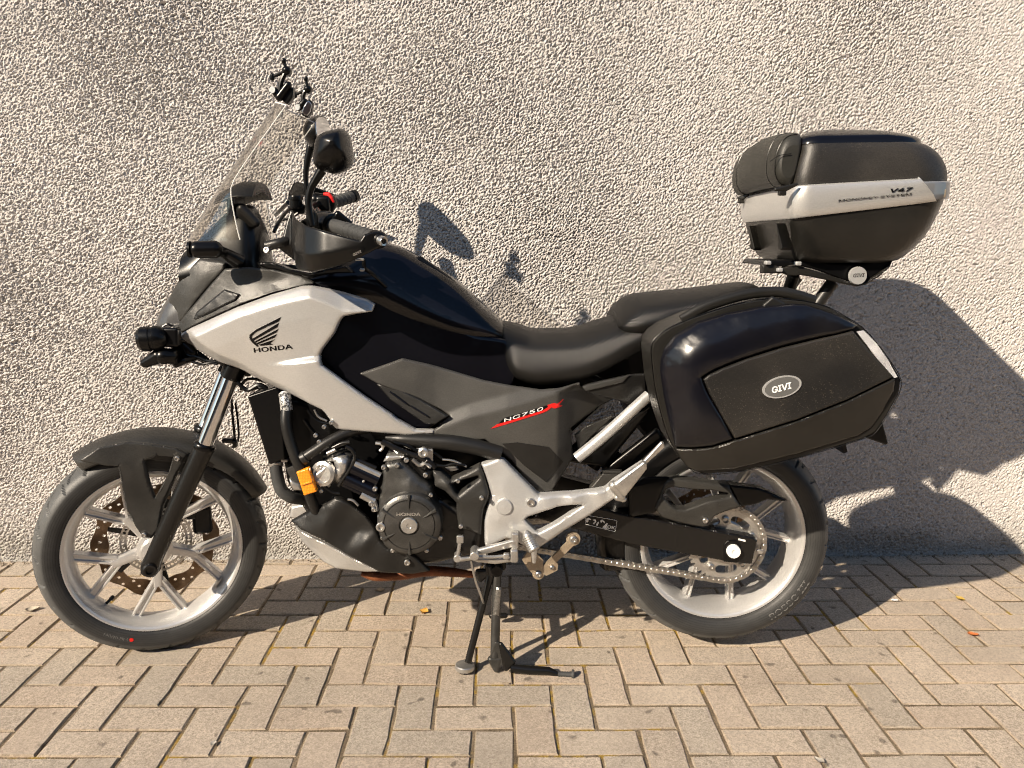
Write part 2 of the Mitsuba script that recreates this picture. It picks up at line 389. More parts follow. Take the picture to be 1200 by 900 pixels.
def text(s, a, b, height, n=(0, -1, 0), depth=.0012, bold=False, shear=0., wide=None):
    """lettering from point a towards b, facing n; stretched to the length a-b."""
    m = meshkit.text_mesh(s, height, depth, bold)
    v = np.array(m.vertices); v[:, 0] -= v[:, 0].min()
    L = np.linalg.norm(np.asarray(b) - a); v[:, 0] *= L / v[:, 0].max(); v[:, 0] += shear * v[:, 1]
    m.vertices = v
    m.apply_transform(frame(np.asarray(a, float), np.asarray(b, float) - a, n=n)); return m
def plate(poly, y, t, holes=(), bev=0.0):
    """flat plate in the plane of the bike: outline [(x, y, z)...], facing the near side at y, thickness t."""
    p = Polygon([(a[0], a[-1]) for a in poly], [[(a[0], a[-1]) for a in h] for h in holes]).buffer(0)
    m = trimesh.creation.extrude_polygon(p, t, engine='earcut')
    v = np.array(m.vertices); m = trimesh.Trimesh(np.c_[v[:, 0], y + t - v[:, 2], v[:, 1]], m.faces, process=False)
    if m.volume < 0: m.invert()
    return m
def bolt(p, r, h=.006, axis=(0, -1, 0), socket=True):
    prof = [(r, -.004), (r, h - .0015), (r - .0015, h)] + ([(r * .55, h), (r * .5, h - .4 * r), (.0001, h - .4 * r)] if socket else [(.0001, h + .0004)])
    return lathe(prof, p, axis, 18)

# ---------------------------------------------------------------- materials of the motorcycle
def rgb(*c): return {'type': 'rgb', 'value': list(c)}
def pbr(name, col, rough=.5, metal=0., coat=0., bump=None, spec=.5, coat_gloss=.9, eps=6e-4, sheen=0.):
    d = {'type': 'principled', 'base_color': col if isinstance(col, dict) else rgb(*col), 'roughness': rough, 'metallic': metal, 'specular': spec}
    if coat: d |= {'clearcoat': coat, 'clearcoat_gloss': coat_gloss}
    if sheen: d |= {'sheen': sheen}
    if bump: d = {'type': 'bumpmap', 'arbitrary': proc(bump[0], eps=eps), 'scale': bump[1], 'bsdf': d}
    scene[name] = {'type': 'twosided', 'bsdf': d}
    return name
def speck(f): return lambda p, n, uv: noise(p.x * f, p.y * f, p.z * f)
def dusty(c0, c1, f=14, grain=.25):
    def fn(p, n, uv):
        m = fbm(p.x * f, p.y * f, p.z * f, octaves=3)
        g = noise(p.x * 500, p.y * 500, p.z * 500)
        return mix(c0, c1, smoothstep(.3, .8, m)) * (1 - grain + 2 * grain * g)
    return proc(fn)
pbr('m_silver', dusty((.50, .494, .480), (.53, .524, .51), 5, .07), .31, .55, coat=.3, coat_gloss=.7)
pbr('m_frame', dusty((.46, .46, .455), (.52, .52, .51), 9, .05), .36, .5, bump=(speck(700), .0001))
pbr('m_rim', dusty((.56, .555, .545), (.63, .625, .615), 8, .06), .28, .55)
pbr('m_grey', dusty((.022, .0215, .020), (.036, .035, .0325), 10, .18), .42, bump=(speck(900), .00024), spec=.42)
pbr('m_sidegrey', dusty((.040, .0392, .037), (.060, .0585, .055), 9, .18), .42, bump=(speck(900), .00024), spec=.45)
pbr('m_dark', dusty((.0085, .0083, .008), (.014, .0137, .013), 10, .1), .40, bump=(speck(900), .00012), spec=.4)
pbr('m_black', (.0030, .0030, .0032), .27, spec=.3)
pbr('m_gloss', (.0018, .0018, .0036), .15, coat=.45, coat_gloss=.94, spec=.3)
pbr('m_caselid', dusty((.0025, .0025, .0050), (.006, .0058, .007), 9, .1), .22, coat=.3, coat_gloss=.85, spec=.4)
def case_dust(p, n, uv):
    m = fbm(p.x * 6, p.y * 6, p.z * 6, octaves=3); g = noise(p.x * 500, p.y * 500, p.z * 500)
    fleck = smoothstep(.80, .88, noise(p.x * 620, p.y * 620, p.z * 620)) * smoothstep(.42, .62, fbm(p.x * 9 + 2, p.y * 9, p.z * 9))
    return mix(mix((.010, .0095, .009), (.030, .027, .0235), smoothstep(.3, .8, m)) * (.7 + .6 * g), (.16, .13, .095), fleck * .5)
pbr('m_case', proc(case_dust), .44, bump=(speck(650), .00032), spec=.42)
pbr('m_casebody', dusty((.0095, .009, .0078), (.0165, .0153, .0135), 8, .12), .36, bump=(speck(650), .00014), spec=.42)
pbr('m_rubber', dusty((.030, .031, .0315), (.056, .057, .0565), 12, .14), .60, spec=.3)
pbr('m_steel', dusty((.42, .41, .39), (.56, .545, .52), 30, .1), .30, .9)
pbr('m_chrome', (.72, .72, .73), .10, 1.)
pbr('m_disc', dusty((.15, .095, .055), (.26, .19, .13), 30, .15), .36, .85)
pbr('m_blackmetal', (.0055, .0052, .005), .30, spec=.45)
pbr('m_engine', dusty((.062, .061, .058), (.10, .098, .094), 25, .14), .36, .7, bump=(speck(800), .0002))
pbr('m_alu', dusty((.46, .45, .43), (.60, .59, .56), 40, .1), .34, .85)
pbr('m_bronze', dusty((.33, .265, .19), (.44, .37, .28), 30, .1), .42, .55)
pbr('m_rust', dusty((.13, .040, .016), (.26, .095, .04), 34, .3), .45, .45)
pbr('m_chain', dusty((.34, .325, .30), (.52, .50, .46), 60, .15), .32, .9)
pbr('m_red', (.62, .012, .010), .4)
pbr('m_white', (.80, .80, .78), .45)
pbr('m_reflect', dusty((.50, .50, .51), (.66, .66, .67), 30, .1), .25, .2, bump=(lambda p, n, uv: dr.abs(dr.sin((p.x * .8 - p.z) * 900)), .0008))
def weave(p, n, uv):
    a, b = (p.x + p.z * .55 + p.y * .4) * 800, (p.x * .45 - p.z + p.y * .5) * 800
    return dr.abs(dr.sin(a) * dr.sin(b))
pbr('m_seat', dusty((.0045, .0043, .0041), (.008, .0077, .0073), 9, .08), .36, bump=(weave, .00075), spec=.5)
pbr('m_cushion', dusty((.020, .0195, .0165), (.028, .027, .023), 14, .1), .48, bump=(speck(420), .0002), spec=.4)
def amber(p, n, uv):
    g = dr.abs(dr.sin(p.x * 800)) * dr.abs(dr.sin(p.z * 800))
    return mix((.62, .16, .004), (.92, .36, .015), g)
pbr('m_amber', proc(amber), .22, coat=1., coat_gloss=.95)
pbr('m_smoke', (.05, .05, .052), .12, coat=1.)
pbr('m_lamp', (.20, .205, .215), .12, .3, coat=1.)
scene['m_screen'] = {'type': 'thindielectric', 'int_ior': 1.49, 'specular_transmittance': rgb(.77, .75, .715)}
pbr('m_screenedge', (.62, .61, .58), .35)

# ---------------------------------------------------------------- the motorcycle
YC = .21
BIKE = 'motorcycle'
tag(BIKE, 'silver and black adventure touring motorcycle parked on its stand against the rendered wall', 'motorcycle')
def part(name, mesh, mat, parent=BIKE, smooth=32, **kw): return obj(name, mesh, mat, parent, smooth, **kw)
def both(name, mesh, mat, parent=BIKE, smooth=32):
    k = part(name, mesh, mat, parent, smooth); part(name, mirror(mesh), mat, parent, smooth); return k

# ---- wheels
def tyre_mesh(prof, R, reps, grooves, seg=600):
    """prof: half section (radius, half width) from bead to crown, the near half; grooves: polylines (angle fraction, cross fraction 0 crown - 1 shoulder)."""
    half = smooth_line(np.array(prof), 9)
    sec = np.vstack([half, (half * (1, -1))[::-1][1:]])
    inner = np.array([(prof[0][0] - .004, -prof[0][1] + .008), (prof[0][0] - .004, prof[0][1] - .008)])
    sec = np.vstack([sec, inner]); m = len(sec)
    th = np.arange(seg) / seg * 2 * np.pi
    r = np.tile(sec[:, 0], (seg, 1)); w = np.tile(sec[:, 1], (seg, 1))
    wm = max(h[1] for h in prof)
    A = np.tile(th[:, None], (1, m)) / (2 * np.pi / reps) % 1.
    X = np.abs(w) / wm
    depth = np.zeros_like(r)
    L = 2 * np.pi * R / reps
    for side in (1, -1):
        for g in grooves:
            for (a0, c0), (a1, c1) in zip(g[:-1], g[1:]):
                for sh in (-1, 0, 1):
                    off = .5 if side < 0 else 0
                    p = np.stack([(A - off - a0 - sh) * L, (X - c0) * wm], -1)
                    d = np.array([(a1 - a0) * L, (c1 - c0) * wm]); t = np.clip((p @ d) / (d @ d), 0, 1)
                    dist = np.linalg.norm(p - t[..., None] * d, axis=-1)
                    depth = np.maximum(depth, np.where((w * side >= 0) & (r > R - .04), np.clip((.0040 - dist) / .0016, 0, 1), 0))
    r = r - .007 * depth
    v = np.stack([r * np.cos(th)[:, None], -w, r * np.sin(th)[:, None]], -1).reshape(-1, 3)
    i = np.arange(seg * m).reshape(seg, m); j, k = np.roll(i, -1, 0), np.roll(i, -1, 1); l = np.roll(j, -1, 1)
    f = np.concatenate([np.stack([i, j, l], -1).reshape(-1, 3), np.stack([i, l, k], -1).reshape(-1, 3)])
    mesh = trimesh.Trimesh(v, f, process=False)
    if mesh.volume < 0: mesh.invert()
    return mesh
def pol(r, a, y=0.): return np.array([r * math.cos(math.radians(a)), y, r * math.sin(math.radians(a))])
def rib(p, q, w0, w1, y0, y1):
    """a bar from p to q in the wheel plane, w wide, between y0 and y1."""
    d = q - p; s = np.cross(d, (0, 1, 0)); s /= np.linalg.norm(s)
    pts = []
    for c, w in ((p, w0), (q, w1)):
        for a in (-1, 1):
            for y in (y0, y1):
                e = .3 if y == y0 else .5
                pts += [c + s * a * w / 2 + (0, y + (.002 if y == y0 else 0), 0), c + s * a * w / 2 * .6 + (0, y, 0)]
    return trimesh.Trimesh(np.array(pts)).convex_hull
def spoke_mesh(a, r0, rf, r1, spread, w, d):
    out = [rib(pol(r0, a), pol(rf + .012, a), w * 1.25, w * 1.1, -d, d)]
    for s in (-1, 1):
        p, q = pol(rf, a + s * spread * .16), pol(r1, a + s * spread)
        n = np.cross(q - p, (0, 1, 0)); n /= np.linalg.norm(n)
        for k in (-1, 1): out.append(rib(p + n * k * w * .34, q + n * k * w * .42, w * .34, w * .30, -d * .9, d * .9))
        out.append(rib(p, q, w * .8, w * .9, -d * .55, d * .55))
    return cat(*out)
def wheel(name, C, steer, R, prof, rimr, hw, spokes, grooves, reps):
    W0 = BIKE + '__' + name
    def put(n, m, mat, smooth=32):
        m.apply_transform(trimesh.transformations.rotation_matrix(math.radians(steer), (0, 0, 1))); m.apply_translation(C)
        return obj(n, m, mat, W0, smooth)
    a_ = math.radians(steer); nx_, ny_ = math.sin(a_), -math.cos(a_)
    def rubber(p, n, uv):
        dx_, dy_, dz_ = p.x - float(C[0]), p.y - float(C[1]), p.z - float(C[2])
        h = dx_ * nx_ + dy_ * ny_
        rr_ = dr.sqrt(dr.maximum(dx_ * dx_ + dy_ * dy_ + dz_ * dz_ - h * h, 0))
        worn_lit = smoothstep(R - .036, R - .026, rr_)  # tread paler from wear; sidewall colour darkened to stand for the tyre bulge's shade
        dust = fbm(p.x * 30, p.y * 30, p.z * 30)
        rings = smoothstep(.35, .5, dr.abs(dr.sin(rr_ * 520))) * (1 - worn_lit)
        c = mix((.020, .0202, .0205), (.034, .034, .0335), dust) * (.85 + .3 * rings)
        return mix(c, mix((.056, .058, .0585), (.082, .083, .082), dust), worn_lit)
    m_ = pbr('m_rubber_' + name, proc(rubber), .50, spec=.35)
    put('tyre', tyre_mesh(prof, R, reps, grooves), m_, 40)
    r = rimr
    put('rim', lathe([(r, hw - .003), (r - .002, hw), (r - .008, hw - .001), (r - .013, hw - .006), (r - .021, hw - .018), (r - .029, hw * .3), (r - .030, 0), (r - .029, -hw * .3), (r - .021, -hw + .018),
                      (r - .013, -hw + .006), (r - .008, -hw + .001), (r - .002, -hw), (r, -hw + .003), (r - .006, -hw + .012), (r - .018, -hw + .03), (r - .022, 0), (r - .018, hw - .03), (r - .006, hw - .012)],
                     seg=160, loop=True), 'm_rim', 40)
    for a in spokes[0]: put('spoke', spoke_mesh(a, *spokes[1]), 'm_rim', 30)
    put('hub', lathe([(.02, -.06), (.034, -.058), (.036, -.03), (.045, -.026), (.047, .026), (.036, .03), (.034, .058), (.02, .06)], seg=48), 'm_rim')
    return put
FC, RC = np.array((-.9157, YC, .3055)), np.array((.6845, YC, .347))
g1 = [[(.05, .30), (.30, .52), (.42, .86)], [(.55, .18), (.72, .50), (.76, .70)], [(.86, .5), (.93, .9)]]
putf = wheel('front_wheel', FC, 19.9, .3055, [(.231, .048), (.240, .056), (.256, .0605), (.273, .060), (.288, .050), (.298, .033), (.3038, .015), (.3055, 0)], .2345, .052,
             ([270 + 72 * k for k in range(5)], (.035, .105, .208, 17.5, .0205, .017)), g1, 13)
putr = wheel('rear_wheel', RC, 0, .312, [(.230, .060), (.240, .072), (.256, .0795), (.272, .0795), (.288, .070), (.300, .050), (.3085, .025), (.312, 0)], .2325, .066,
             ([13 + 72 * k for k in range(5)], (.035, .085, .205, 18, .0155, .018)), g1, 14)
def disc_mesh(ro, ri, lobes, amp, y, t, holes, hr):
    th = np.linspace(0, 2 * np.pi, 361)[:-1]
    rr = ro + amp * np.cos(lobes * th); ra = ri - amp * np.cos(lobes * th) * .8
    hs = [np.c_[ra * np.cos(th), ra * np.sin(th)]]
    pl = Polygon(np.c_[rr * np.cos(th), rr * np.sin(th)], hs)
    cut = [Point(r * math.cos(a), r * math.sin(a)).buffer(hr, 4) for r, a in holes]
    pl = pl.difference(shapely.union_all(cut))
    m = trimesh.creation.extrude_polygon(pl, t, engine='earcut'); v = np.array(m.vertices)
    m = trimesh.Trimesh(np.c_[v[:, 0], y + v[:, 2], v[:, 1]], m.faces, process=False)
    if m.volume < 0: m.invert()
    return m
hl = [(.137 + .010 * (k % 3), 2 * np.pi * (k + .0) / 45) for k in range(45)]
putf('brake_disc', disc_mesh(.167, .128, 10, .005, .052, .005, hl, .0045), 'm_disc', False)
putf('sensor_ring', disc_mesh(.097, .078, 1, 0, .046, .003, [(.0875, 2 * np.pi * k / 50) for k in range(50)], .0042), 'm_steel', False)
arms = cat(*[rib(pol(.045, 90 + 60 * k + 0), pol(.132, 90 + 60 * k + 9), .02, .012, .047, .053) for k in range(6)])
putf('disc_carrier', arms, 'm_blackmetal', False)
put_cal = cat(rbox((.055, .05, .085), .012, pol(.135, 20, .062)), rbox((.03, .03, .05), .008, pol(.125, 38, .05)))
putf('caliper', put_cal, 'm_black')
putf('valve', cat(cyl(pol(.206, 228, .0), pol(.178, 228, -.012), .004), cyl(pol(.186, 228, -.008), pol(.174, 228, -.014), .0055)), 'm_black')
putf('balance_weight', rbox((.003, .02, .035), .001, (0, 0, 0), trimesh.transformations.rotation_matrix(math.radians(-(-38)), (0, 1, 0))).apply_translation(pol(.203, -38, -.022)), 'm_alu')
# sidewall lettering bent round the tyre
def arc_text(s, r, a0, height, y, C, steer, mat, name, parent, wide=1.0, bold=False, flip=False):
    m = meshkit.text_mesh(s, height, .0015, bold); v = np.array(m.vertices)
    m = trimesh.remesh.subdivide_to_size(v, np.array(m.faces), .012); v, f = np.array(m[0]), np.array(m[1])
    ang = math.radians(a0) + v[:, 0] * wide / r * (1 if not flip else -1); rr = r + (-v[:, 1] if not flip else v[:, 1])
    q = np.c_[rr * np.cos(ang), y - v[:, 2], rr * np.sin(ang)]
    mm = trimesh.Trimesh(q, f, process=False)
    if mm.volume < 0: mm.invert()
    mm.apply_transform(trimesh.transformations.rotation_matrix(math.radians(steer), (0, 0, 1))); mm.apply_translation(C)
    return obj(name, mm, mat, parent, False)
pbr('m_letter', (.13, .13, .127), .5)
arc_text('ROSSO III', .272, -58, .018, -.0788, RC, 0, 'm_letter', 'sidewall_lettering', BIKE + '__rear_wheel', 1.25)
arc_text('120/70 ZR 17', .262, -124, .0085, -.0595, FC, 19.9, 'm_letter', 'sidewall_lettering', BIKE + '__front_wheel', 1.)
putf('balance_dot', lathe([(.0055, 0), (.0055, .0012), (.0001, .0012)], pol(.256, -107, -.0602), seg=16), 'm_red')

# ---- mudguard over the front wheel
def arch(C, steer, R0, a0, a1, hw, drop, n=44, taper=.5):
    rings = []
    for k in range(n):
        t = k / (n - 1); a = a0 + (a1 - a0) * t
        e = min(t, 1 - t) / .16; s = 1 if e > 1 else taper + (1 - taper) * math.sqrt(max(0, 1 - (1 - e) ** 2))
        w = hw * s; dp = drop(t)
        sec = [(-w, -dp), (-w * 1.0, -dp * .5), (-w * .93, -.010), (-w * .7, .002), (-w * .35, .009), (0, .011), (w * .35, .009), (w * .7, .002), (w * .93, -.010), (w, -dp * .5), (w, -dp)]
        sec = sec + [(v * .95, h - .004) for v, h in sec[::-1]]
        rings.append(np.array([pol(R0 + h, a, v) for v, h in sec]))
    m = skin(rings)
    m.apply_transform(trimesh.transformations.rotation_matrix(math.radians(steer), (0, 0, 1))); m.apply_translation(C)
    return m
MG = part('mudguard', arch(FC, 19.9, .331, 123, 24, .078, lambda t: .030 + .030 * math.exp(-((t - .45) / .22) ** 2)), 'm_grey', smooth=45)
part('bracket', panel([(-1.0276,.055,.5978),(-.9721,.07,.581),(-.9423,.085,.575),(-.9394,.09,.5169),(-.9376,.1,.4528),(-.9228,.11,.4007),(-.908,.118,.3647),(-.8886,.125,.3602),(-.8688,.128,.3806),(-.8529,.132,.4488),(-.8161,.138,.5283),(-.7814,.142,.5929),(-.8092,.135,.6121),(-.8743,.115,.6301),(-.9245,.1,.6381),(-.9841,.07,.629)],
     mode='tps', t=.006, edge=.006, bulge=.004, holes=[[(-.8837,.1,.5828),(-.8542,.1,.5931),(-.8177,.1,.5864),(-.8333,.1,.5399),(-.8693,.1,.4773),(-.8765,.1,.5139)]]), 'm_grey', MG)
part('bolt', bolt([(-.8024,.128,.5854)][0], .007), 'm_steel', MG)
part('bolt', bolt([(-.9014,.116,.3744)][0], .007), 'm_steel', MG)

# ---- fork
fb, fm, ft = [(-.8913,.118,.2827)][0], [(-.7268,.118,.6169)][0], [(-.6405,.118,.8159)][0]
d = (np.array(ft) - fm); d /= np.linalg.norm(d)
OFF = np.array((-.068, .188, 0))
up = np.array(ft) + d * .17
for o in (np.zeros(3), OFF):
    FL = part('fork_leg', cat(tube([np.array(fb) - d * .022 + o, np.array(fb) + o, np.array(fb) + d * .03 + o, np.array(fm) + o - d * .006, np.array(fm) + o], [.020, .027, .0235, .0265, .0285], 24, 1)), 'm_blackmetal')
    part('seal', lathe([(.0285, 0), (.0295, .003), (.0295, .010), (.027, .014), (.021, .016)], np.array(fm) + o, d, 28), 'm_black', FL)
    part('stanchion', cyl(np.array(fm) + o, up + o, .0205, 32), 'm_chrome', FL)
for o in (np.zeros(3), OFF):
    part('clamp', cat(lathe([(.026, -.022), (.0295, -.018), (.0295, .018), (.026, .022)], np.array(ft) + d * .012 + o, d, 28), rbox((.05, .05, .035), .01, np.array(ft) + d * .012 + o + np.array((.02, .03 if not o.any() else -.03, 0)))), 'm_black')
ax = np.array(fb)
part('axle', cat(lathe([(.019, 0), (.019, .012), (.016, .016), (.011, .016), (.009, .008), (.0001, .008)], ax + np.array((.006, -.018, 0)), (.34, -.94, 0), 24)), 'm_blackmetal')
part('axle_spindle', cyl(ax, ax + OFF, .011), 'm_steel')
part('brake_hose', tube([(-.6601,.16,.7661),(-.6601,.16,.7059),(-.6579,.16,.6539),(-.657,.16,.6102)], .0035, 8), 'm_black')
part('brake_hose', tube([(-.6536,.17,.7297),(-.6497,.17,.6777),(-.6507,.17,.6296),(-.6665,.17,.6032)], .003, 8), 'm_black')
part('hose_guide', cat(rbox((.03, .02, .012), .003, [(-.6746,.16,.6277)][0]), rbox((.012, .02, .02), .003, [(-.6565,.16,.619)][0])), 'm_blackmetal')

# ---- dark mass behind the covers: frame spine, airbox and engine block
block = hull(([(-.5092,.14,.7411)][0], .03), ([(-.4839,.14,.5284)][0], .03), ([(-.3746,.14,.3329)][0], .03), ([(.0966,.14,.3332)][0], .02), ([(.1884,.14,.5298)][0], .02), ([(.0947,.14,.6255)][0], .02), ([(-.3196,.14,.6244)][0], .02),
             ([(-.5471,.28,.7123)][0], .03), ([(-.5201,.28,.4854)][0], .03), ([(-.4035,.28,.2769)][0], .03), ([(.0991,.28,.2772)][0], .02), ([(.197,.28,.487)][0], .02), ([(-.3448,.28,.5878)][0], .02))
ENG = part('engine', block, 'm_black')
spine = hull(([(-.5834,.15,.8999)][0], .03), ([(-.3093,.15,1.0582)][0], .03), ([(-.3201,.15,.6692)][0], .02), ([(.1873,.15,.6471)][0], .02), ([(.3229,.15,.7889)][0], .02), ([(.0703,.15,.903)][0], .02),
             ([(-.62,.27,.8843)][0], .03), ([(-.3303,.27,1.0517)][0], .03), ([(-.3416,.27,.6406)][0], .02), ([(.1946,.27,.6171)][0], .02), ([(.3378,.27,.767)][0], .02), ([(.0709,.27,.8876)][0], .02))
part('frame', spine, 'm_black')

# ---- black side cover between the silver fairing and the storage lid
both('side_cover', panel([(-.3711,.05,.974),(-.2962,.07,1.0306),(-.2284,.075,1.0263),(-.126,.08,.981),(-.0046,.085,.9286),(.0744,.085,.9158),(.1187,.085,.8672),(.0926,.075,.7904),(.0044,.07,.7347),(-.0835,.06,.7095),(-.127,.05,.6824),(-.2132,.04,.6958),(-.2985,.04,.7624),(-.3508,.04,.8173),(-.4021,.04,.8824)],
     inner=[(-.1909,.062,.8692),(-.0611,.07,.8465)], t=.02, edge=.012, bulge=.008), 'm_gloss')

# ---- silver fairing
outl = [(-.7584,.1,.9248),(-.7188,.085,.9448),(-.68,.07,.9612),(-.5894,.045,1.0005),(-.5005,.035,1.0329),(-.4261,.035,1.0538),(-.4009,.035,1.055),(-.3571,.03,1.0466),(-.3206,.03,1.0374),(-.2685,.03,1.022),(-.2472,.03,1.0105),(-.2526,.025,.9935),(-.2888,.02,.9879),(-.3195,.015,.9819),(-.3282,.01,.975),(-.345,.005,.9407),(-.3772,.002,.8997),(-.3846,0,.8856),(-.3782,0,.8606),(-.332,0,.8244),(-.2707,.005,.7773),(-.2085,.01,.7327)]
outl += [(-.1979,.015,.7225),(-.1527,.02,.6945),(-.1057,.025,.6914),(-.1062,.03,.6813),(-.1753,.03,.6774)]
outl += [(-.1904,.03,.6804),(-.2699,.03,.6876),(-.3312,.03,.6926),(-.3523,.028,.6967),(-.3599,.028,.7056),(-.3662,.026,.7201),(-.3789,.028,.7395)]
outl += [(-.3861,.03,.7465),(-.4362,.03,.7705),(-.5325,.035,.8065),(-.5996,.05,.8414),(-.6592,.07,.8588),(-.7188,.09,.8882),(-.755,.1,.9099)]
ridge = [(-.7239,.01,.9172),(-.6838,.01,.9321),(-.6328,.01,.9556),(-.5795,.01,.9784),(-.537,.01,.9938),(-.4948,.01,1.0071),(-.4475,.01,1.0188),(-.4003,.01,1.0285),(-.3695,.01,1.0177),(-.3259,.01,.9981),(-.2921,.01,.993),(-.2425,.01,.9902)]
step = [(-.5936,0,.8523),(-.5302,0,.8632),(-.4564,0,.8731),(-.401,0,.8818),(-.3721,0,.8841),(-.162,0,.8893)]
bot = [(-.7301,.03,.9252),(-.6961,.03,.8965),(-.6451,.03,.865),(-.5931,.03,.8447),(-.531,.03,.8074),(-.4362,.03,.7705),(-.3834,.03,.7465),(-.2771,.03,.6868)]
xe = [p[0] for p in [(-.5406,0,.8631),(-.3878,0,.883)]]
def fairing_depth(q):
    x, z = q[:, 0], q[:, 1]
    y = PchipInterpolator([-.92, -.86, -.78, -.70, -.60, -.50, -.40, -.25, -.05, .05], [.125, .092, .052, .026, .007, -.003, -.007, -.004, .012, .02])(x)
    y = y + .72 * np.maximum(0, z - line_z(x, ridge)) + .10 * np.maximum(0, line_z(x, ridge) - z - .05)
    low = line_z(x, bot)
    y = y + .75 * np.maximum(0, low + .020 - z) * sstep(-.40, -.50, x) + .10 * np.maximum(0, .16 - (z - low)) * sstep(-.40, -.60, x)
    k = sstep(xe[0], xe[1], x)
    return y - .013 * k * sstep(0, .011, line_z(x, step) - z)
fp = panel(outl, t=.010, edge=.010, bulge=.008, res=.006, rnd=.003, fn=fairing_depth)
FP = both('fairing_panel', fp, 'm_silver', smooth=24)
part('bolt', bolt([(-.3459,.022,.7119)][0], .007, .004), 'm_steel', FP)
# the wing badge and the name below it
def surf(poly, dy, t=.0012): return plate(poly, dy, t)
WG = []
for pts in (([(-.5556,0,.9271),(-.5542,0,.935),(-.5363,0,.9482),(-.4725,0,.98),(-.4782,0,.9695),(-.5367,0,.942),(-.5464,0,.934),(-.5503,0,.9287)]), [(-.5506,0,.9235),(-.4784,0,.9658),(-.4825,0,.9553),(-.5472,0,.9193)], [(-.5473,0,.9161),(-.4801,0,.9512),(-.4857,0,.9422),(-.5433,0,.914)], [(-.5413,0,.913),(-.4848,0,.938),(-.4915,0,.929),(-.5361,0,.9109)], [(-.5341,0,.9098),(-.4906,0,.9248),(-.5042,0,.9142),(-.4965,0,.9116),(-.528,0,.9072)],
            [(-.5566,0,.9277),(-.5498,0,.9298),(-.5432,0,.9167),(-.5332,0,.9067),(-.5375,0,.9045),(-.551,0,.9161)]):
    WG.append(surf([(p[0], p[2]) for p in pts], -.0052))
part('wing_emblem', drape(cat(*WG), fp), 'm_black', FP, False)
ha, hb = [(-.5473,-.0045,.8898)][0], [(-.4488,-.0045,.9019)][0]
part('lettering', drape(text('HONDA', ha, hb, .0108, bold=True), fp), 'm_black', FP, False)

# ---- grey cowl round the headlight
COWL = both('cowl', panel(mode='tps', pts=[(-.8189,.165,.966),(-.814,.155,.9939),(-.7884,.14,1.0367),(-.7465,.125,1.0842),(-.7072,.12,1.1181),(-.6564,.105,1.1113),(-.6361,.1,1.1063),(-.6392,.098,1.0886),(-.6753,.1,1.0534),(-.7167,.105,1.0094),(-.7563,.115,.9617),(-.7849,.135,.939)], inner=[(-.7517,.115,1.0303),(-.6888,.1,1.0802),(-.7774,.13,.9795)],
     t=.008, edge=.008, bulge=.006, rnd=.004), 'm_grey')
both('cowl_side', panel(mode='tps', pts=[(-.7819,.125,.9328),(-.7618,.112,.9593),(-.7207,.1,1.0017),(-.6778,.094,1.0483),(-.6345,.088,1.0917),(-.5709,.07,1.097),(-.5047,.06,1.091),(-.4353,.055,1.0774),(-.4019,.05,1.0615),(-.4047,.045,1.057),(-.5032,.045,1.0354),(-.5924,.055,1.0034),(-.6834,.08,.9629),(-.759,.105,.9275)],
     inner=[(-.7284,.094,.9733),(-.6357,.08,1.044),(-.583,.066,1.0452),(-.4844,.058,1.0595),(-.5819,.058,1.0192),(-.508,.066,1.0552),(-.5728,.07,1.061),(-.6237,.079,1.041)], t=.008, edge=.006, bulge=.004, rnd=.003, res=.006), 'm_grey', smooth=30)
both('cowl_insert', panel([(-.7212,.089,.964),(-.7125,.089,.9825),(-.6335,.073,1.0408),(-.5913,.056,1.0299),(-.6021,.056,1.016),(-.7146,.084,.9623)], t=.006, edge=.005, bulge=.003), 'm_dark')
lens = loft([symm(-.850, [(0, .950), (.025, .948), (.04, .935), (.035, .915), (0, .91)]), symm(-.838, [(0, .985), (.045, .975), (.065, .945), (.055, .90), (0, .89)]), symm(-.80, [(0, 1.035), (.06, 1.02), (.085, .95), (.075, .885), (0, .87)]),
             symm(-.70, [(0, 1.06), (.07, 1.05), (.09, .96), (.08, .88), (0, .87)])], 5)
part('headlight', lens, 'm_smoke')
# ---- dash and screen
dash = loft([symm(-.765, [(0, 1.135), (.05, 1.13), (.085, 1.09), (.09, 1.05), (0, 1.04)]), symm(-.70, [(0, 1.19), (.05, 1.185), (.09, 1.12), (.10, 1.05), (0, 1.03)]), symm(-.645, [(0, 1.24), (.05, 1.235), (.085, 1.14), (.10, 1.05), (0, 1.03)]),
             symm(-.60, [(0, 1.255), (.05, 1.25), (.085, 1.15), (.10, 1.06), (0, 1.03)]), symm(-.578, [(0, 1.22), (.05, 1.215), (.08, 1.135), (.09, 1.06), (0, 1.04)]), symm(-.562, [(0, 1.185), (.035, 1.175), (.06, 1.12), (.065, 1.07), (0, 1.05)]), symm(-.556, [(0, 1.15), (.01, 1.14), (.02, 1.11), (.02, 1.09), (0, 1.08)])], 5)
part('dash', dash, 'm_black')
vis = loft([symm(-.66, [(0, 1.285), (.06, 1.280), (.10, 1.255), (.10, 1.248), (0, 1.272)]), symm(-.60, [(0, 1.315), (.06, 1.308), (.10, 1.275), (.10, 1.268), (0, 1.304)]), symm(-.565, [(0, 1.312), (.055, 1.305), (.09, 1.275), (.09, 1.268), (0, 1.302)])], 5)
part('visor', vis, 'm_dark')
part('visor_stay', rbox((.02, .10, .10), .006, (-.635, YC, 1.235)), 'm_black')
near = np.array([(-.5826,.06,1.1645),(-.5892,.06,1.1979),(-.5968,.06,1.249),(-.5985,.06,1.287),(-.582,.06,1.3186),(-.5439,.06,1.3702),(-.5029,.06,1.4219),(-.4724,.06,1.4609),(-.461,.06,1.4757),(-.4549,.06,1.4831)])
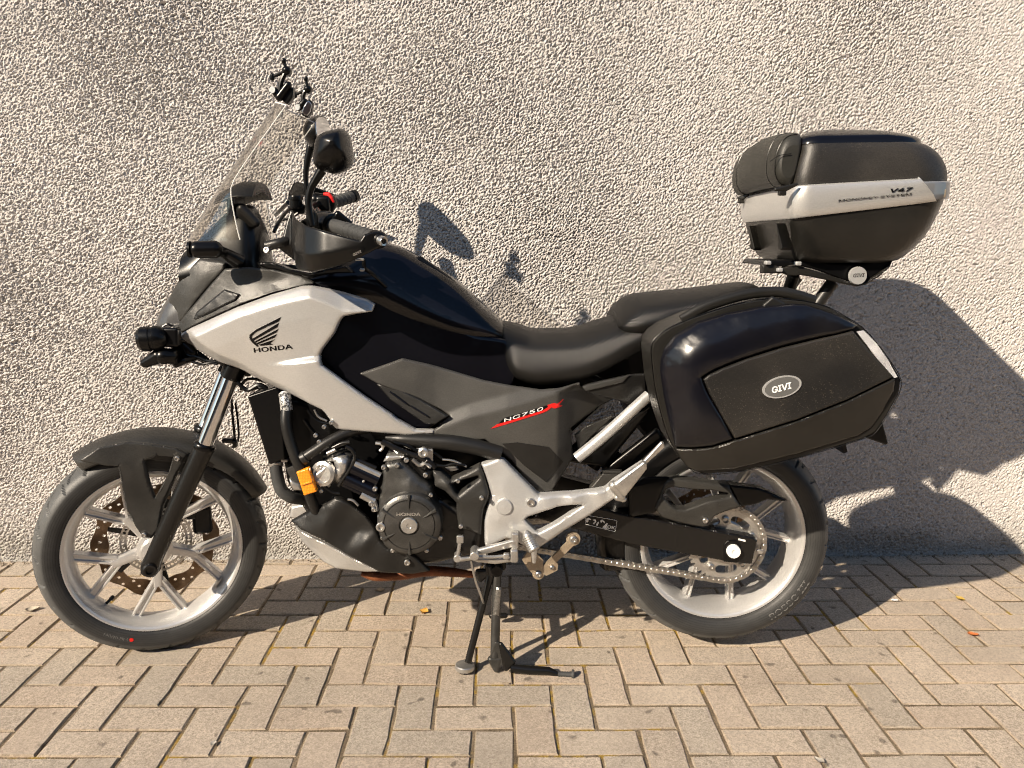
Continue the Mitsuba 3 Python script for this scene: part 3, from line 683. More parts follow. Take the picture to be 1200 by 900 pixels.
cent = np.array([(-.770, YC, 1.150), (-.745, YC, 1.185), (-.715, YC, 1.228), (-.690, YC, 1.262), (-.655, YC, 1.310), (-.615, YC, 1.365), (-.572, YC, 1.424), (-.540, YC, 1.466), (-.522, YC, 1.492), (-.512, YC, 1.506)])
far = near * (1, -1, 1) + (0, 2 * YC, 0)
us = np.linspace(-1, 1, 25)
def sheet(off):
    rows = []
    for a, c, b in zip(smooth_line(near, 4), smooth_line(cent, 4), smooth_line(far, 4)):
        m = .5 * (a + b); h = .5 * (b - a)
        rows.append([m + h * u + (c - m) * (1 - abs(u) ** 2.2) + np.array((off, 0, 0)) for u in us])
    return np.array(rows)
S0 = sheet(0)
nr, nc = S0.shape[:2]
ii = np.arange(nr * nc).reshape(nr, nc)
qf = np.stack([ii[:-1, :-1], ii[:-1, 1:], ii[1:, 1:], ii[1:, :-1]], -1).reshape(-1, 4)
SCR = part('windscreen', (S0.reshape(-1, 3), qf), 'm_screen', smooth=True)
rim_path = np.vstack([S0[::3, 0], S0[-1, ::2], S0[::-3, -1]])
part('edge', tube(rim_path, .0016, 6, 1), 'm_screenedge', SCR)
# the two deflector clamps at the top of the screen
for k, (Yk, pts, pad, knob) in enumerate([(.085, [(-.4771,.085,1.5059),(-.4711,.085,1.5397),(-.4571,.085,1.5672),(-.4626,.085,1.5884)], [(-.4547,.085,1.5337),(-.4422,.085,1.5277),(-.445,.085,1.5062),(-.4586,.085,1.4894),(-.4692,.085,1.4955),(-.4719,.085,1.5213)], [(-.4893,.085,1.5211)]), (.315, [(-.476,.315,1.5251),(-.4705,.315,1.554),(-.4601,.315,1.5643),(-.4641,.315,1.5895)], [(-.47,.315,1.5321),(-.4568,.315,1.539),(-.4486,.315,1.5302),(-.4524,.315,1.5047),(-.4659,.315,1.4908),(-.48,.315,1.4976)], [(-.4864,.315,1.5161)])]):
    CL = part('deflector_clamp', cat(panel(pad, t=.018, edge=.004, bulge=.003, rnd=.004), hull((pts[0], .010), (pad[0], .009)), hull((knob[0], .009), (pts[0], .009))), 'm_black', SCR)
    part('arm', cat(tube(pts[:3], .006, 10, 3), hull((pts[2], .011), (np.array(pts[2]) + (0, .012, 0), .011)), tube(pts[2:], .004, 8, 1), hull((pts[3], .006), (np.array(pts[3]) + (.0, .0, .002), .006)), hull((np.array(pts[2]) + (-.035, 0, -.012), .006), (np.array(pts[2]) + (-.035, .0, -.018), .006)), tube([pts[2], np.array(pts[2]) + (-.035, 0, -.015)], .004, 8, 1)), 'm_black', CL)
    part('screw', lathe([(.008, 0), (.008, .003), (.0001, .003)], np.array(knob[0]) + (0, -.008, 0), (-.4, -1, 0), 16), 'm_steel', CL)
part('badge_plate', panel([(-.4698,.3,1.5174),(-.4608,.3,1.5298),(-.4536,.3,1.5312),(-.4483,.3,1.5231),(-.4518,.3,1.5053),(-.4608,.3,1.4942),(-.4693,.3,1.4955),(-.4732,.3,1.5051)], t=.003, edge=.002, bulge=.001, rnd=.003), 'm_chrome', BIKE + '__windscreen')

# ---- turn signals
def signal(mesh, stalk): 
    k = part('turn_signal', mesh, 'm_black'); part('stalk', stalk, 'm_black', k); return k
bulb = [(-.6656,-.01,1.1553),(-.6366,-.02,1.1642),(-.6145,-.01,1.1527),(-.619,-.01,1.1265),(-.6403,-.01,1.1133),(-.6605,-.01,1.119),(-.6696,-.01,1.1379)]
c0 = np.array([(-.6448,-.005,1.1409)][0]); c1 = np.array([(-.6276,.06,1.134)][0]); c2 = np.array([(-.5991,.1,1.1088)][0])
sm = cat(hull((c0 + (-.020, 0, 0), .020), (c0 + (.016, .01, 0), .0215)), lathe([(.020, 0), (.019, .006), (.0001, .007)], c0 + (-.036, 0, 0), (-1, -.15, 0), 24))
TS = part('turn_signal', sm, 'm_black'); part('stalk', tube([c0 + (.02, .015, 0), c1, c2], [.014, .013, .018], 12, 5), 'm_black', TS)
m_ = mirror(sm); TS2 = part('turn_signal', m_, 'm_black'); part('stalk', mirror(tube([c0 + (.02, .015, 0), c1, c2], [.014, .013, .018], 12, 5)), 'm_black', TS2)

# ---- lamps below the cowl
l0, l1 = np.array([(-.844,.04,.917)][0]), np.array([(-.7828,.05,.9218)][0])
dl = l1 - l0
def lamp(p, q, r):
    return lathe([(.0001, 0), (r * .75, .001), (r * .98, .010), (r, .022), (r * 1.0, .030), (r * .93, .032), (r * .93, .038), (r, .040), (r, .05), (r * .8, .062), (r * .5, .07), (.0001, .072)], p, q - p, 32)
FL1 = part('fog_lamp', lamp(l0, l1, .0315), 'm_black')
part('mount', cat(rbox((.05, .03, .05), .008, l1 + (.012, .01, .0)), tube([l1 + (0, .02, -.01), l1 + (.05, .05, -.01), l1 + (.10, .09, .0)], .008, 10, 4)), 'm_black', FL1)
part('fog_lamp', mirror(lamp(l0, l1, .0315)), 'm_black')
h0, h1 = np.array([(-.8377,.05,.8522)][0]), np.array([(-.799,.05,.8741)][0])
part('horn', cat(hull((h0 + (.004, 0, .004), .012), (h1, .019), (h0 + (.0, .02, .0), .010)), hull((h1 + (.012, 0, 0), .021), (h1 + (.028, .01, -.001), .019)), rbox((.03, .04, .04), .01, np.array([(-.7687,.07,.8713)][0])), hull(([(-.7643,.07,.8508)][0], .009), ([(-.7435,.07,.8597)][0], .008), ([(-.7248,.09,.8627)][0], .007))), 'm_black')
part('wiring', cat(tube([(-.752,.09,.892),(-.7417,.09,.8714),(-.7159,.09,.8657),(-.6961,.09,.8569),(-.67,.09,.854),(-.647,.09,.8482)], .005, 8), tube([(-.7274,.08,.8553),(-.7045,.08,.8495),(-.6811,.08,.8526),(-.6639,.08,.8497)], .0035, 8), tube([(-.813,.12,.9412),(-.798,.12,.9472),(-.7873,.12,.9324),(-.7858,.12,.9117),(-.7958,.12,.8937)], .003, 8)), 'm_black')
part('nose_bracket', cat(hull(([(-.7801,.1,.9201)][0], .016), ([(-.7335,.1,.876)][0], .014), ([(-.7643,.1,.8521)][0], .010)), hull(([(-.7693,.12,.8939)][0], .015), ([(-.7071,.12,.8522)][0], .010))), 'm_black')
part('wiring', cat(tube([(-.6767,.13,.8236),(-.6702,.13,.8327),(-.6525,.13,.8297)], .006, 8), tube([(-.6287,.14,.7792),(-.6126,.14,.7977),(-.5885,.14,.8009),(-.5589,.14,.7918)], .004, 8), tube([(-.6289,.14,.7746),(-.6019,.14,.7732),(-.5715,.14,.7795)], .0045, 8), tube([(-.6223,.1,.7988),(-.5968,.1,.7785),(-.5629,.1,.7922),(-.531,.1,.7651)], .006, 8)), 'm_black')

# ---- storage cover where a tank would be, seat
LID = part('storage_cover', loft([symm(x, h) for x, h in [
    (-.50, [(0, 1.045), (.06, 1.045), (.10, 1.035), (.125, 1.02), (.12, 1.0), (.10, .96)]),
    (-.44, [(0, 1.085), (.07, 1.082), (.115, 1.070), (.140, 1.055), (.135, 1.02), (.10, .96)]),
    (-.34, [(0, 1.125), (.07, 1.120), (.115, 1.100), (.150, 1.070), (.140, 1.02), (.10, .95)]),
    (-.262, [(0, 1.163), (.065, 1.158), (.115, 1.115), (.152, 1.058), (.140, 1.01), (.10, .94)]),
    (-.21, [(0, 1.152), (.066, 1.146), (.116, 1.092), (.152, 1.030), (.138, .985), (.10, .93)]),
    (-.13, [(0, 1.110), (.066, 1.104), (.114, 1.048), (.148, .985), (.130, .950), (.10, .91)]),
    (-.05, [(0, 1.058), (.066, 1.051), (.110, 1.010), (.140, .953), (.125, .925), (.09, .89)]),
    (.02, [(0, .996), (.066, .990), (.104, .970), (.130, .940), (.115, .91), (.09, .88)]),
    (.068, [(0, .953), (.06, .948), (.09, .937), (.105, .920), (.095, .90), (.08, .88)])]], 6), 'm_gloss')
part('lid_latch', panel([(-.1942,.155,1.1156),(-.1467,.165,1.1246),(-.0706,.165,1.0712),(-.0112,.16,1.0162),(-.062,.13,1.0195),(-.1236,.13,1.0589)], t=.01, edge=.004, bulge=.003), 'm_black', LID)
SEAT = part('seat', loft([symm(x, h) for x, h in [
    (.005, [(0, .935), (.045, .932), (.075, .920), (.080, .905), (.06, .89)]), (.03, [(0, .948), (.05, .945), (.090, .925), (.095, .900), (.07, .88)]), (.062, [(0, .951), (.055, .948), (.098, .925), (.104, .885), (.08, .855)]),
    (.080, [(0, .949), (.06, .946), (.128, .912), (.142, .860), (.10, .828)]), (.108, [(0, .944), (.07, .939), (.150, .900), (.168, .838), (.12, .803)]), (.165, [(0, .929), (.08, .925), (.154, .890), (.172, .822), (.12, .788)]),
    (.25, [(0, .932), (.08, .928), (.152, .895), (.170, .832), (.12, .796)]), (.33, [(0, .955), (.08, .951), (.150, .918), (.168, .862), (.12, .825)]), (.40, [(0, .975), (.08, .970), (.148, .940), (.160, .900), (.12, .866)]), (.48, [(0, .985), (.08, .975), (.135, .955), (.145, .930), (.11, .91)])]], 7), 'm_seat', smooth=60)
part('pillion_seat', loft([symm(x, h) for x, h in [
    (.366, [(0, .975), (.05, .973), (.10, .962), (.12, .952), (.09, .945)]), (.378, [(0, .998), (.06, .995), (.135, .975), (.158, .952), (.12, .935)]), (.42, [(0, 1.026), (.07, 1.022), (.148, .997), (.176, .955), (.13, .925)]), (.47, [(0, 1.033), (.07, 1.029), (.146, 1.004), (.172, .958), (.12, .935)]),
    (.54, [(0, 1.039), (.07, 1.036), (.135, 1.013), (.150, .985), (.11, .962)]), (.64, [(0, 1.051), (.07, 1.048), (.125, 1.030), (.138, 1.008), (.10, .99)]), (.72, [(0, 1.060), (.06, 1.057), (.105, 1.045), (.115, 1.03), (.09, 1.015)]),
    (.752, [(0, 1.048), (.05, 1.046), (.085, 1.038), (.09, 1.030), (.07, 1.022)]), (.762, [(0, 1.038), (.04, 1.037), (.06, 1.033), (.065, 1.03), (.05, 1.026)])]], 7), 'm_seat', SEAT, 60)

# ---- grey side panel with its inset, badge strip
sp = [(-.2944,.055,.834),(-.1843,.05,.8727),(-.1241,.05,.8571),(-.0587,.052,.8381),(.0223,.055,.8147),(.0937,.058,.8015),(.1651,.052,.792),(.216,.052,.7964),(.265,.055,.81)]
sp += [(.2681,.055,.8001),(.2823,.055,.7845),(.3458,.06,.7662),(.3965,.07,.749),(.3626,.07,.7428),(.3289,.065,.7317),(.251,.05,.6866),(.2445,.05,.6798),(.2509,.05,.6533),(.2564,.05,.5991),(.1981,.045,.518),(.1646,.045,.5156),(.1344,.04,.545),(.0932,.035,.6068)]
sp += [(.0254,.03,.6649),(-.0273,.035,.6651),(-.1046,.035,.6796),(-.1068,.032,.6908),(-.0655,.025,.7248),(-.0884,.03,.7401),(-.149,.035,.7724),(-.2455,.045,.8077)]
rid2 = [*[(-.2938,.03,.7908),(-.1041,.03,.6881),(-.0177,.03,.7217),(.0921,.03,.7511),(.1643,.03,.771),(.2577,.03,.8017)], *[(.3464,.04,.7758),(.3944,.04,.7552)]]
xb = [(.2093,.02,.6758)][0][0]
def side_depth(q):
    x, z = q[:, 0], q[:, 1]
    y = np.interp(x, [-.30, -.24, -.15, -.05, .08, .25], [.030, .024, .020, .022, .024, .040])
    up = z - line_z(x, rid2)
    lf = sstep(-.26, -.06, x)
    y = y + (.10 + .32 * lf) * np.clip(up, 0, .035) + .12 * lf * np.maximum(0, up - .035) + .10 * np.maximum(0, -up - .045)
    return y + .75 * np.maximum(0, x - xb - .10 * np.maximum(0, z - .80)) * sstep(.012, -.012, up)
side = panel(sp, t=.008, edge=.006, bulge=.005, res=.007, rnd=.002, fn=side_depth)
SIDE = both('side_panel', side, 'm_sidegrey', smooth=24)
ip = [(x, 0, z) for x, y, z in [(.0673,.02,.6549),(.1072,.02,.6576),(.1891,.02,.6421),(.2282,.02,.597),(.1832,.02,.5453),(.126,.02,.593)]]
part('inset_panel', drape(plate(ip, 0, .002), side, .0025), 'm_dark', SIDE, 20)
part('slot_panel', panel([(-.2515,.038,.8059),(-.2227,.034,.8088),(-.1379,.024,.7695),(-.0692,.012,.7297),(-.1025,.012,.708),(-.1277,.014,.7095),(-.2141,.03,.7655)], t=.01, edge=.004, bulge=.003), 'm_dark', SIDE)
part('slot', cat(rbox((.0010, .004, .0010), .0004, [(-.1887,.03,.7759)][0]), hull(([(-.215,.022,.7901)][0], .0022), ([(-.1749,.017,.7606)][0], .0022)), hull(([(-.1625,.017,.7545)][0], .0022), ([(-.1212,.011,.7298)][0], .0022))), 'm_gloss', SIDE)
yb = .0155
part('model_strip', drape(surf([(.0555,.0155,.7058),(.0727,.0155,.7236),(.1825,.0155,.7548),(.189,.0155,.7494),(.1719,.0155,.74)], yb, .002), side, .0008), 'm_black', SIDE, False)
part('model_strip', drape(surf([(.0383,.0155,.6953),(.0545,.0155,.7069),(.1697,.0155,.7409),(.1847,.0155,.7505),(.1814,.0155,.7548),(.1996,.0155,.7604),(.2083,.0155,.7582),(.2243,.0155,.7675),(.2211,.0155,.7627),(.2116,.0155,.755),(.2213,.0155,.7528),(.2181,.0155,.7495),(.1999,.0155,.7461),(.1933,.0155,.7494),(.1827,.0155,.7405),(.1698,.0155,.735),(.0923,.0155,.7115)], yb, .002), side, .0014), 'm_red', SIDE, False)
part('lettering', drape(text('NC750', [(.0724,.0135,.7128)][0], [(.1713,.0135,.7427)][0], .0080, shear=.3), side, .0022), 'm_white', SIDE, False)
both('tail_panel', panel([(.2715,.06,.7992),(.2972,.062,.8067),(.3986,.07,.828),(.4344,.075,.8292),(.4454,.09,.7548),(.4216,.09,.7414),(.4011,.08,.7469),(.3509,.07,.7642),(.2865,.06,.7836)], inner=[(.2747,.054,.7932),(.3781,.064,.8093)], t=.008, edge=.006, bulge=.003), 'm_dark', smooth=20)
part('tail_strip', panel([(.272,.057,.799),(.3113,.058,.8086),(.3965,.064,.8287),(.3775,.06,.8092),(.2822,.054,.7869)], t=.003, edge=.003, bulge=.002), 'm_grey', BIKE + '__tail_panel')
both('inner_panel', panel([(.2598,.1,.6598),(.2894,.1,.6831),(.3579,.11,.71),(.3625,.11,.7081),(.3064,.11,.6535),(.2725,.105,.6195)], t=.006, edge=.003, bulge=.002), 'm_grey')
part('battery_box', hull(([(.259,.16,.5887)][0], .02), ([(.3276,.16,.653)][0], .02), ([(.4423,.16,.7089)][0], .02), ([(.3453,.16,.5727)][0], .015), ([(.2683,.26,.5611)][0], .02), ([(.3402,.26,.6284)][0], .02), ([(.4603,.26,.687)][0], .02)), 'm_black')

# ---- radiator, hoses, crash bars
part('radiator', hull(*[(p, .006) for Yq in (.06, .36) for p in ([(-.5772,.06,.7675),(-.5109,.06,.7898),(-.5026,.06,.7731),(-.5006,.06,.6104),(-.5331,.06,.5966)] if Yq < .1 else [tuple(np.array(q) + (0, .30, 0)) for q in [(-.5772,.06,.7675),(-.5109,.06,.7898),(-.5026,.06,.7731),(-.5006,.06,.6104),(-.5331,.06,.5966)]])]), 'm_black')
HS = part('radiator_hose', tube([(-.5333,.1,.5954),(-.5312,.095,.5695),(-.5254,.09,.5358),(-.5158,.09,.5075),(-.4947,.1,.4873),(-.4684,.13,.4713)], .0165, 16), 'm_rubber')
part('clip', cat(lathe([(.0185, 0), (.0195, .002), (.0195, .012), (.0185, .014)], [(-.5335,.1,.5739)][0], (.1, 0, 1), 20), rbox((.018, .012, .01), .003, [(-.5057,.09,.5924)][0])), 'm_steel', HS)
part('fan_housing', panel([(-.5027,.08,.574),(-.4782,.08,.5818),(-.4643,.08,.539),(-.4694,.08,.5234),(-.4909,.08,.5448)], t=.05, edge=.004, bulge=.003), 'm_engine')
part('fan_guard', panel([(-.492,.07,.5467),(-.4622,.07,.5305),(-.458,.07,.5141),(-.4822,.07,.5141),(-.4899,.07,.5265)], t=.04, edge=.008, bulge=.006), 'm_alu')
for mr in (0, 1):
    fx = mirror if mr else (lambda m: m)
    CB = part('crash_bar', fx(tube([(-.4814,.03,.7857),(-.4745,.012,.7529),(-.4737,0,.7155),(-.4666,-.004,.6762),(-.4528,-.006,.6289),(-.4364,-.004,.5801),(-.4253,.005,.5322),(-.4143,.03,.4734)], .0135, 18)), 'm_dark')
    part('crash_bar', fx(tube([(-.431,-.004,.6255),(-.402,0,.6441),(-.3741,.006,.6621),(-.3397,.016,.6789),(-.306,.03,.6886),(-.273,.05,.6895)], .0135, 18)), 'm_dark')
    part('collar', fx(lathe([(.0165, -.007), (.0175, -.005), (.0175, .005), (.0165, .007)], [(-.4306,-.003,.6244)][0], (.82, .05, .55), 22)), 'm_dark', CB)
slv = tube([(-.4804,.026,.7829),(-.4759,.014,.7671),(-.473,.01,.7439)], .0150, 20, 4)
def ringed(p, n, uv):
    s = noise(p.x * 300, p.z * 420, p.y * 300)
    return mix((.10, .10, .10), (.62, .61, .58), smoothstep(.42, .55, s))
pbr('m_label', proc(ringed), .3, .5)
part('label_sleeve', slv, 'm_label', CB.replace('_001', ''))
am = panel([(-.448,-.024,.5935),(-.4164,-.024,.6046),(-.3975,-.024,.5425),(-.4307,-.024,.5312)], t=.012, edge=.004, bulge=.003, rnd=.003)
RF = part('reflector', am, 'm_amber', CB.replace('_001', ''))
part('reflector_bar', panel([(-.4364,-.0275,.5621),(-.4084,-.0275,.5718),(-.4075,-.0275,.5681),(-.4355,-.0275,.5584)], t=.003, edge=.001, bulge=.0006), 'm_amber', RF)

# ---- engine
part('engine_cover', panel([(-.2493,-.012,.4929),(-.2463,-.012,.5287),(-.2332,-.012,.6008),(-.2236,-.012,.6157),(-.19,-.012,.6194),(-.1787,-.012,.6121),(-.1583,-.012,.5936),(-.1371,-.012,.5727),(-.1176,-.012,.5578),(-.1087,-.012,.5459),(-.1075,-.012,.5233),(-.0869,-.012,.4931),(-.0825,-.012,.4628),(-.0875,-.012,.4322),(-.0975,-.012,.4092),(-.1141,-.012,.3919),(-.1472,-.012,.3706),(-.1765,-.012,.3648),(-.2092,-.012,.3706),(-.2343,-.012,.3918),(-.2474,-.012,.4206),(-.2528,-.012,.453)],
     inner=[(-.1934,-.02,.5781),(-.164,-.03,.559),(-.1652,-.034,.4613),(-.1294,-.022,.5416)], t=.04, edge=.016, bulge=.012), 'm_engine', ENG)
ec = np.array([(-.1643,-.042,.4642)][0])
part('alternator_cover', lathe([(.081, -.022), (.0815, -.006), (.078, .0015), (.072, .006), (.0655, .0075), (.0648, .0045), (.0635, .0045), (.0625, .008), (.040, .0105), (.026, .0105), (.025, .006), (.0001, .006)], ec, (0, -1, 0), 96), 'm_engine', ENG, 28)
sr = []
for k in range(6):
    a = 90 + 60 * k
    def q(r, w, h): 
        c = ec + pol(r, a); n = np.cross(pol(1, a), (0, 1, 0))
        return c + n * w + (0, -h, 0)
    pts = [q(.032, 0, .0095), q(.031, .0012, .009), q(.031, -.0012, .009), q(.078, .0055, .004), q(.078, -.0055, .004), q(.078, .0025, .011), q(.078, -.0025, .011), q(.05, 0, .0130)]
    part('cover_rib', trimesh.Trimesh(np.array(pts)).convex_hull, 'm_engine', ENG, False)
part('cover_cap', lathe([(.0001, .010), (.006, .010), (.007, .0125), (.0195, .0125), (.021, .0105), (.0215, .004)][::-1], ec + (0, -.002, 0), (0, -1, 0), 40), 'm_alu', ENG)
part('embossed_name', text('HONDA', ec + (-.031, -.0088, .0255), ec + (.029, -.0088, .0255), .0078, depth=.0022, bold=True), 'm_alu', ENG, False)
for p in [(-.2361,-.046,.4593)]: part('engine_bolt', bolt(p, .0115, .008), 'm_alu', ENG)
for p in [(-.1724,-.016,.6236),(-.1251,-.016,.5852),(-.2297,-.016,.6046),(-.0899,-.016,.4192),(-.2524,-.016,.5487),(-.2566,-.016,.4943),(-.2634,-.016,.5093),(-.1961,-.016,.6102)]: part('engine_bolt', bolt(p, .0062, .007), 'm_steel', ENG)
part('breather_cap', panel([(-.2344,-.002,.6128),(-.2239,-.002,.6329),(-.1803,-.002,.6315),(-.175,-.002,.6241),(-.1913,-.002,.6173),(-.2251,-.002,.6128)], t=.05, edge=.008, bulge=.008), 'm_alu', ENG)
part('cylinder', loft([[(x, -.03 + .12 + .10 * math.sin(b), z) for x, z in [(0, 0)] for b in [0]] * 3 if False else [tuple(np.array([(-.3798,.02,.5805)][0]) * (1 - t) + np.array([(-.2504,.02,.5277)][0]) * t + np.array((.048 * math.cos(b) * -.36, .06 + .075 * math.sin(b), .048 * math.cos(b) * .93))) for b in np.arange(12) * math.pi / 6] for t in (0, .25, .5, .75, 1.)], 2, k=2), 'm_engine', ENG)
hd = panel([(-.3603,-.004,.6279),(-.3444,-.004,.6338),(-.3231,-.004,.6306),(-.3156,-.004,.6176),(-.3161,-.004,.599),(-.3247,-.004,.5766),(-.3382,-.004,.5579),(-.3512,-.004,.5541),(-.3602,-.004,.5653),(-.364,-.004,.5803),(-.3577,-.004,.5989),(-.3594,-.004,.6101),(-.3701,-.004,.6115),(-.3792,-.004,.6078),(-.388,-.004,.61)], inner=[(-.3313,-.02,.611),(-.3392,-.02,.5852)], t=.05, edge=.016, bulge=.014)
part('cylinder_head', hd, 'm_alu', ENG)
part('head_rim', tube([(-.3243,-.012,.6574),(-.3086,-.012,.6475),(-.302,-.012,.6291),(-.3097,-.012,.6088),(-.3229,-.012,.5865),(-.3363,-.012,.5679),(-.3454,-.012,.5529)], .0042, 10), 'm_blackmetal', ENG)
part('coil', panel([(-.3903,.006,.6071),(-.3644,.006,.6295),(-.3283,.006,.6371),(-.3105,.006,.6315),(-.3175,.006,.6148),(-.3465,.006,.6303),(-.361,.006,.6251),(-.3795,.006,.6086)], t=.04, edge=.006, bulge=.005), 'm_dark', ENG)
part('water_pump', cat(lathe([(.032, 0), (.032, .012), (.024, .016), (.02, .010), (.0001, .010)], [(-.3809,0,.5846)][0], (-.3, -1, .1), 28), hull(([(-.3967,-.002,.5796)][0], .010), ([(-.3689,-.002,.6058)][0], .008)), hull(([(-.3884,-.004,.5988)][0], .006), ([(-.375,-.004,.5728)][0], .006))), 'm_alu', ENG)
for a, r, mt in (([(-.3012,-.004,.6206),(-.2506,-.004,.5984)], .0062, 'm_blackmetal'), ([(-.3033,-.008,.6114),(-.2733,-.008,.5966),(-.2397,-.008,.5799)], .0085, 'm_alu'), ([(-.3335,-.006,.5578),(-.2896,-.006,.5361)], .0085, 'm_gloss'), ([(-.2894,-.008,.5311),(-.2556,-.008,.5123)], .0105, 'm_alu'), ([(-.3119,-.002,.5984),(-.2444,-.002,.5679)], .0175, 'm_gloss'), ([(-.3288,-.002,.5704),(-.2524,-.002,.5348)], .0175, 'm_gloss'),
                 ([(-.2913,-.01,.5524),(-.2697,-.01,.5842)], .0035, 'm_alu'), ([(-.2611,-.007,.5176),(-.2528,-.007,.4874)], .009, 'm_alu'), ([(-.3577,-.006,.6513),(-.336,-.006,.6624),(-.3145,-.006,.6662)], .006, 'm_blackmetal'), ([(-.3715,-.01,.6376),(-.3498,-.01,.6487)], .005, 'm_alu')):
    part('engine_pipe', tube(a, r, 14, 4), mt, ENG)
part('engine_hose', tube([(-.2528,.02,.6589),(-.2366,.02,.6559),(-.2151,.02,.6504),(-.1973,.02,.6336)], .006, 10), 'm_chrome', ENG)
part('engine_hose', tube([(-.2353,0,.6667),(-.2088,0,.6538),(-.1733,0,.6373),(-.1447,0,.628),(-.1162,0,.6132),(-.1019,0,.5983)], .007, 10), 'm_blackmetal', ENG)
part('engine_hose', tube([(-.1587,-.004,.6217),(-.141,-.004,.6069),(-.1266,-.004,.6106),(-.1124,-.004,.6014)], .0055, 10), 'm_steel', ENG)
part('engine_hose', tube([(-.253,.01,.6603),(-.237,.01,.6567),(-.2354,.01,.6474),(-.2427,.01,.6399)], .004, 8), 'm_alu', ENG)
part('engine_hose', tube([(-.3255,0,.5152),(-.3111,0,.5114),(-.2988,0,.4981)], .0035, 8), 'm_steel', ENG)
for p in [(-.2408,-.028,.4797),(-.2349,-.028,.423),(-.2104,-.028,.3887),(-.1236,-.028,.3887),(-.0956,-.028,.4799),(-.1111,-.028,.5361)]: part('engine_bolt', bolt(p, .0052, .006), 'm_steel', ENG)
for a, r, mt in (([(-.4291,.04,.7397),(-.4119,.04,.7175),(-.3942,.04,.7064),(-.3653,.04,.7028)], .004, 'm_black'), ([(-.4087,.03,.742),(-.3986,.03,.7235),(-.3774,.03,.7125)], .003, 'm_steel'), ([(-.4398,.05,.7114),(-.4226,.05,.6852),(-.4051,.05,.6665)], .005, 'm_black'), ([(-.2063,.01,.6623),(-.1741,.01,.655),(-.1455,.01,.6402),(-.1095,.01,.6366),(-.0809,.01,.618)], .0045, 'm_black'),
                 ([(-.189,.015,.6574),(-.1604,.015,.6444),(-.1315,.015,.6445)], .003, 'm_steel'), ([(-.0983,0,.6058),(-.0767,0,.604),(-.055,0,.6097),(-.0263,0,.606)], .004, 'm_black'), ([(-.0837,0,.6208),(-.055,0,.6171),(-.0227,0,.6023)], .003, 'm_steel'), ([(-.3825,-.006,.5509),(-.3615,-.006,.5359),(-.3436,-.006,.5322)], .004, 'm_black'), ([(-.4061,-.008,.5814),(-.396,-.008,.5627),(-.3893,-.008,.5515)], .0035, 'm_steel')):
    part('engine_hose', tube(a, r, 8), mt, ENG)
for p in [(-.3915,0,.5377),(-.4005,0,.6828),(-.3922,0,.6662),(-.3784,0,.7048),(-.3603,0,.7158),(-.373,0,.5528)]: part('engine_bolt', bolt(p, .0055, .006), 'm_steel', ENG)
for p in [(-.0429,-.03,.574),(.0158,-.03,.5295),(-.0364,-.03,.4543)]: part('cover_bolt', bolt(p, .0055, .006), 'm_steel', ENG)
part('starter', cat(hull(([(-.1469,.02,.6112)][0], .022), ([(-.1255,.02,.5811)][0], .022)), hull(([(-.1307,0,.602)][0], .010), ([(-.1204,0,.6169)][0], .008))), 'm_blackmetal', ENG)
part('frame_bolt', cat(lathe([(.013, 0), (.013, .01), (.008, .013), (.006, .008), (.0001, .008)], [(-.1307,-.006,.6423)][0], (0, -1, 0), 24), rbox((.03, .01, .04), .003, [(-.1219,.006,.6264)][0])), 'm_alu', ENG)
part('bracket', panel([(-.0781,.02,.5925),(-.049,.02,.5945),(-.0436,.02,.587),(-.0636,.02,.582)], t=.01, edge=.002, bulge=.002), 'm_alu', ENG)
SC = part('sprocket_cover', panel([(-.1084,-.01,.5931),(-.0869,-.01,.5883),(-.0619,-.01,.5678),(.0118,-.01,.606),(.0215,-.01,.5829),(.0363,-.01,.5323),(.0324,-.01,.5153),(.0215,-.01,.4926),(.0179,-.01,.4698),(.0143,-.01,.4201),(-.0156,-.01,.4315),(-.0439,-.01,.4411),(-.0481,-.01,.4735),(-.0486,-.01,.5076),(-.0766,-.01,.5378),(-.1031,-.01,.5505)],
     inner=[(-.072,-.022,.5603),(-.0543,-.022,.5267),(.03,-.022,.5314),(-.04,-.022,.5155),(-.0009,-.012,.4705),(-.0372,-.012,.4552)], t=.03, edge=.012, bulge=.010, holes=[[(-.0607,-.02,.5567),(-.0345,-.02,.5672),(.0067,-.02,.5777),(.0081,-.02,.5725),(-.0148,-.02,.5553),(-.0436,-.02,.5317),(-.0501,-.02,.5373)]]), 'm_grey', ENG)
part('crankcase', hull(*[(p, .02) for p in [(-.0907,.03,.4939),(-.0022,.03,.432),(-.0098,.03,.3771),(-.1069,.03,.3534),(-.1891,.03,.3454)]]), 'm_blackmetal', ENG)
part('frame_tube', tube([(-.2287,.03,.6694),(-.1897,.022,.6679),(-.1238,.02,.6634),(-.0579,.018,.6589),(.0079,.018,.6465),(.0638,.02,.6294)], [.006, .0145, .0195, .0205, .0205, .0205], 22), 'm_dark')

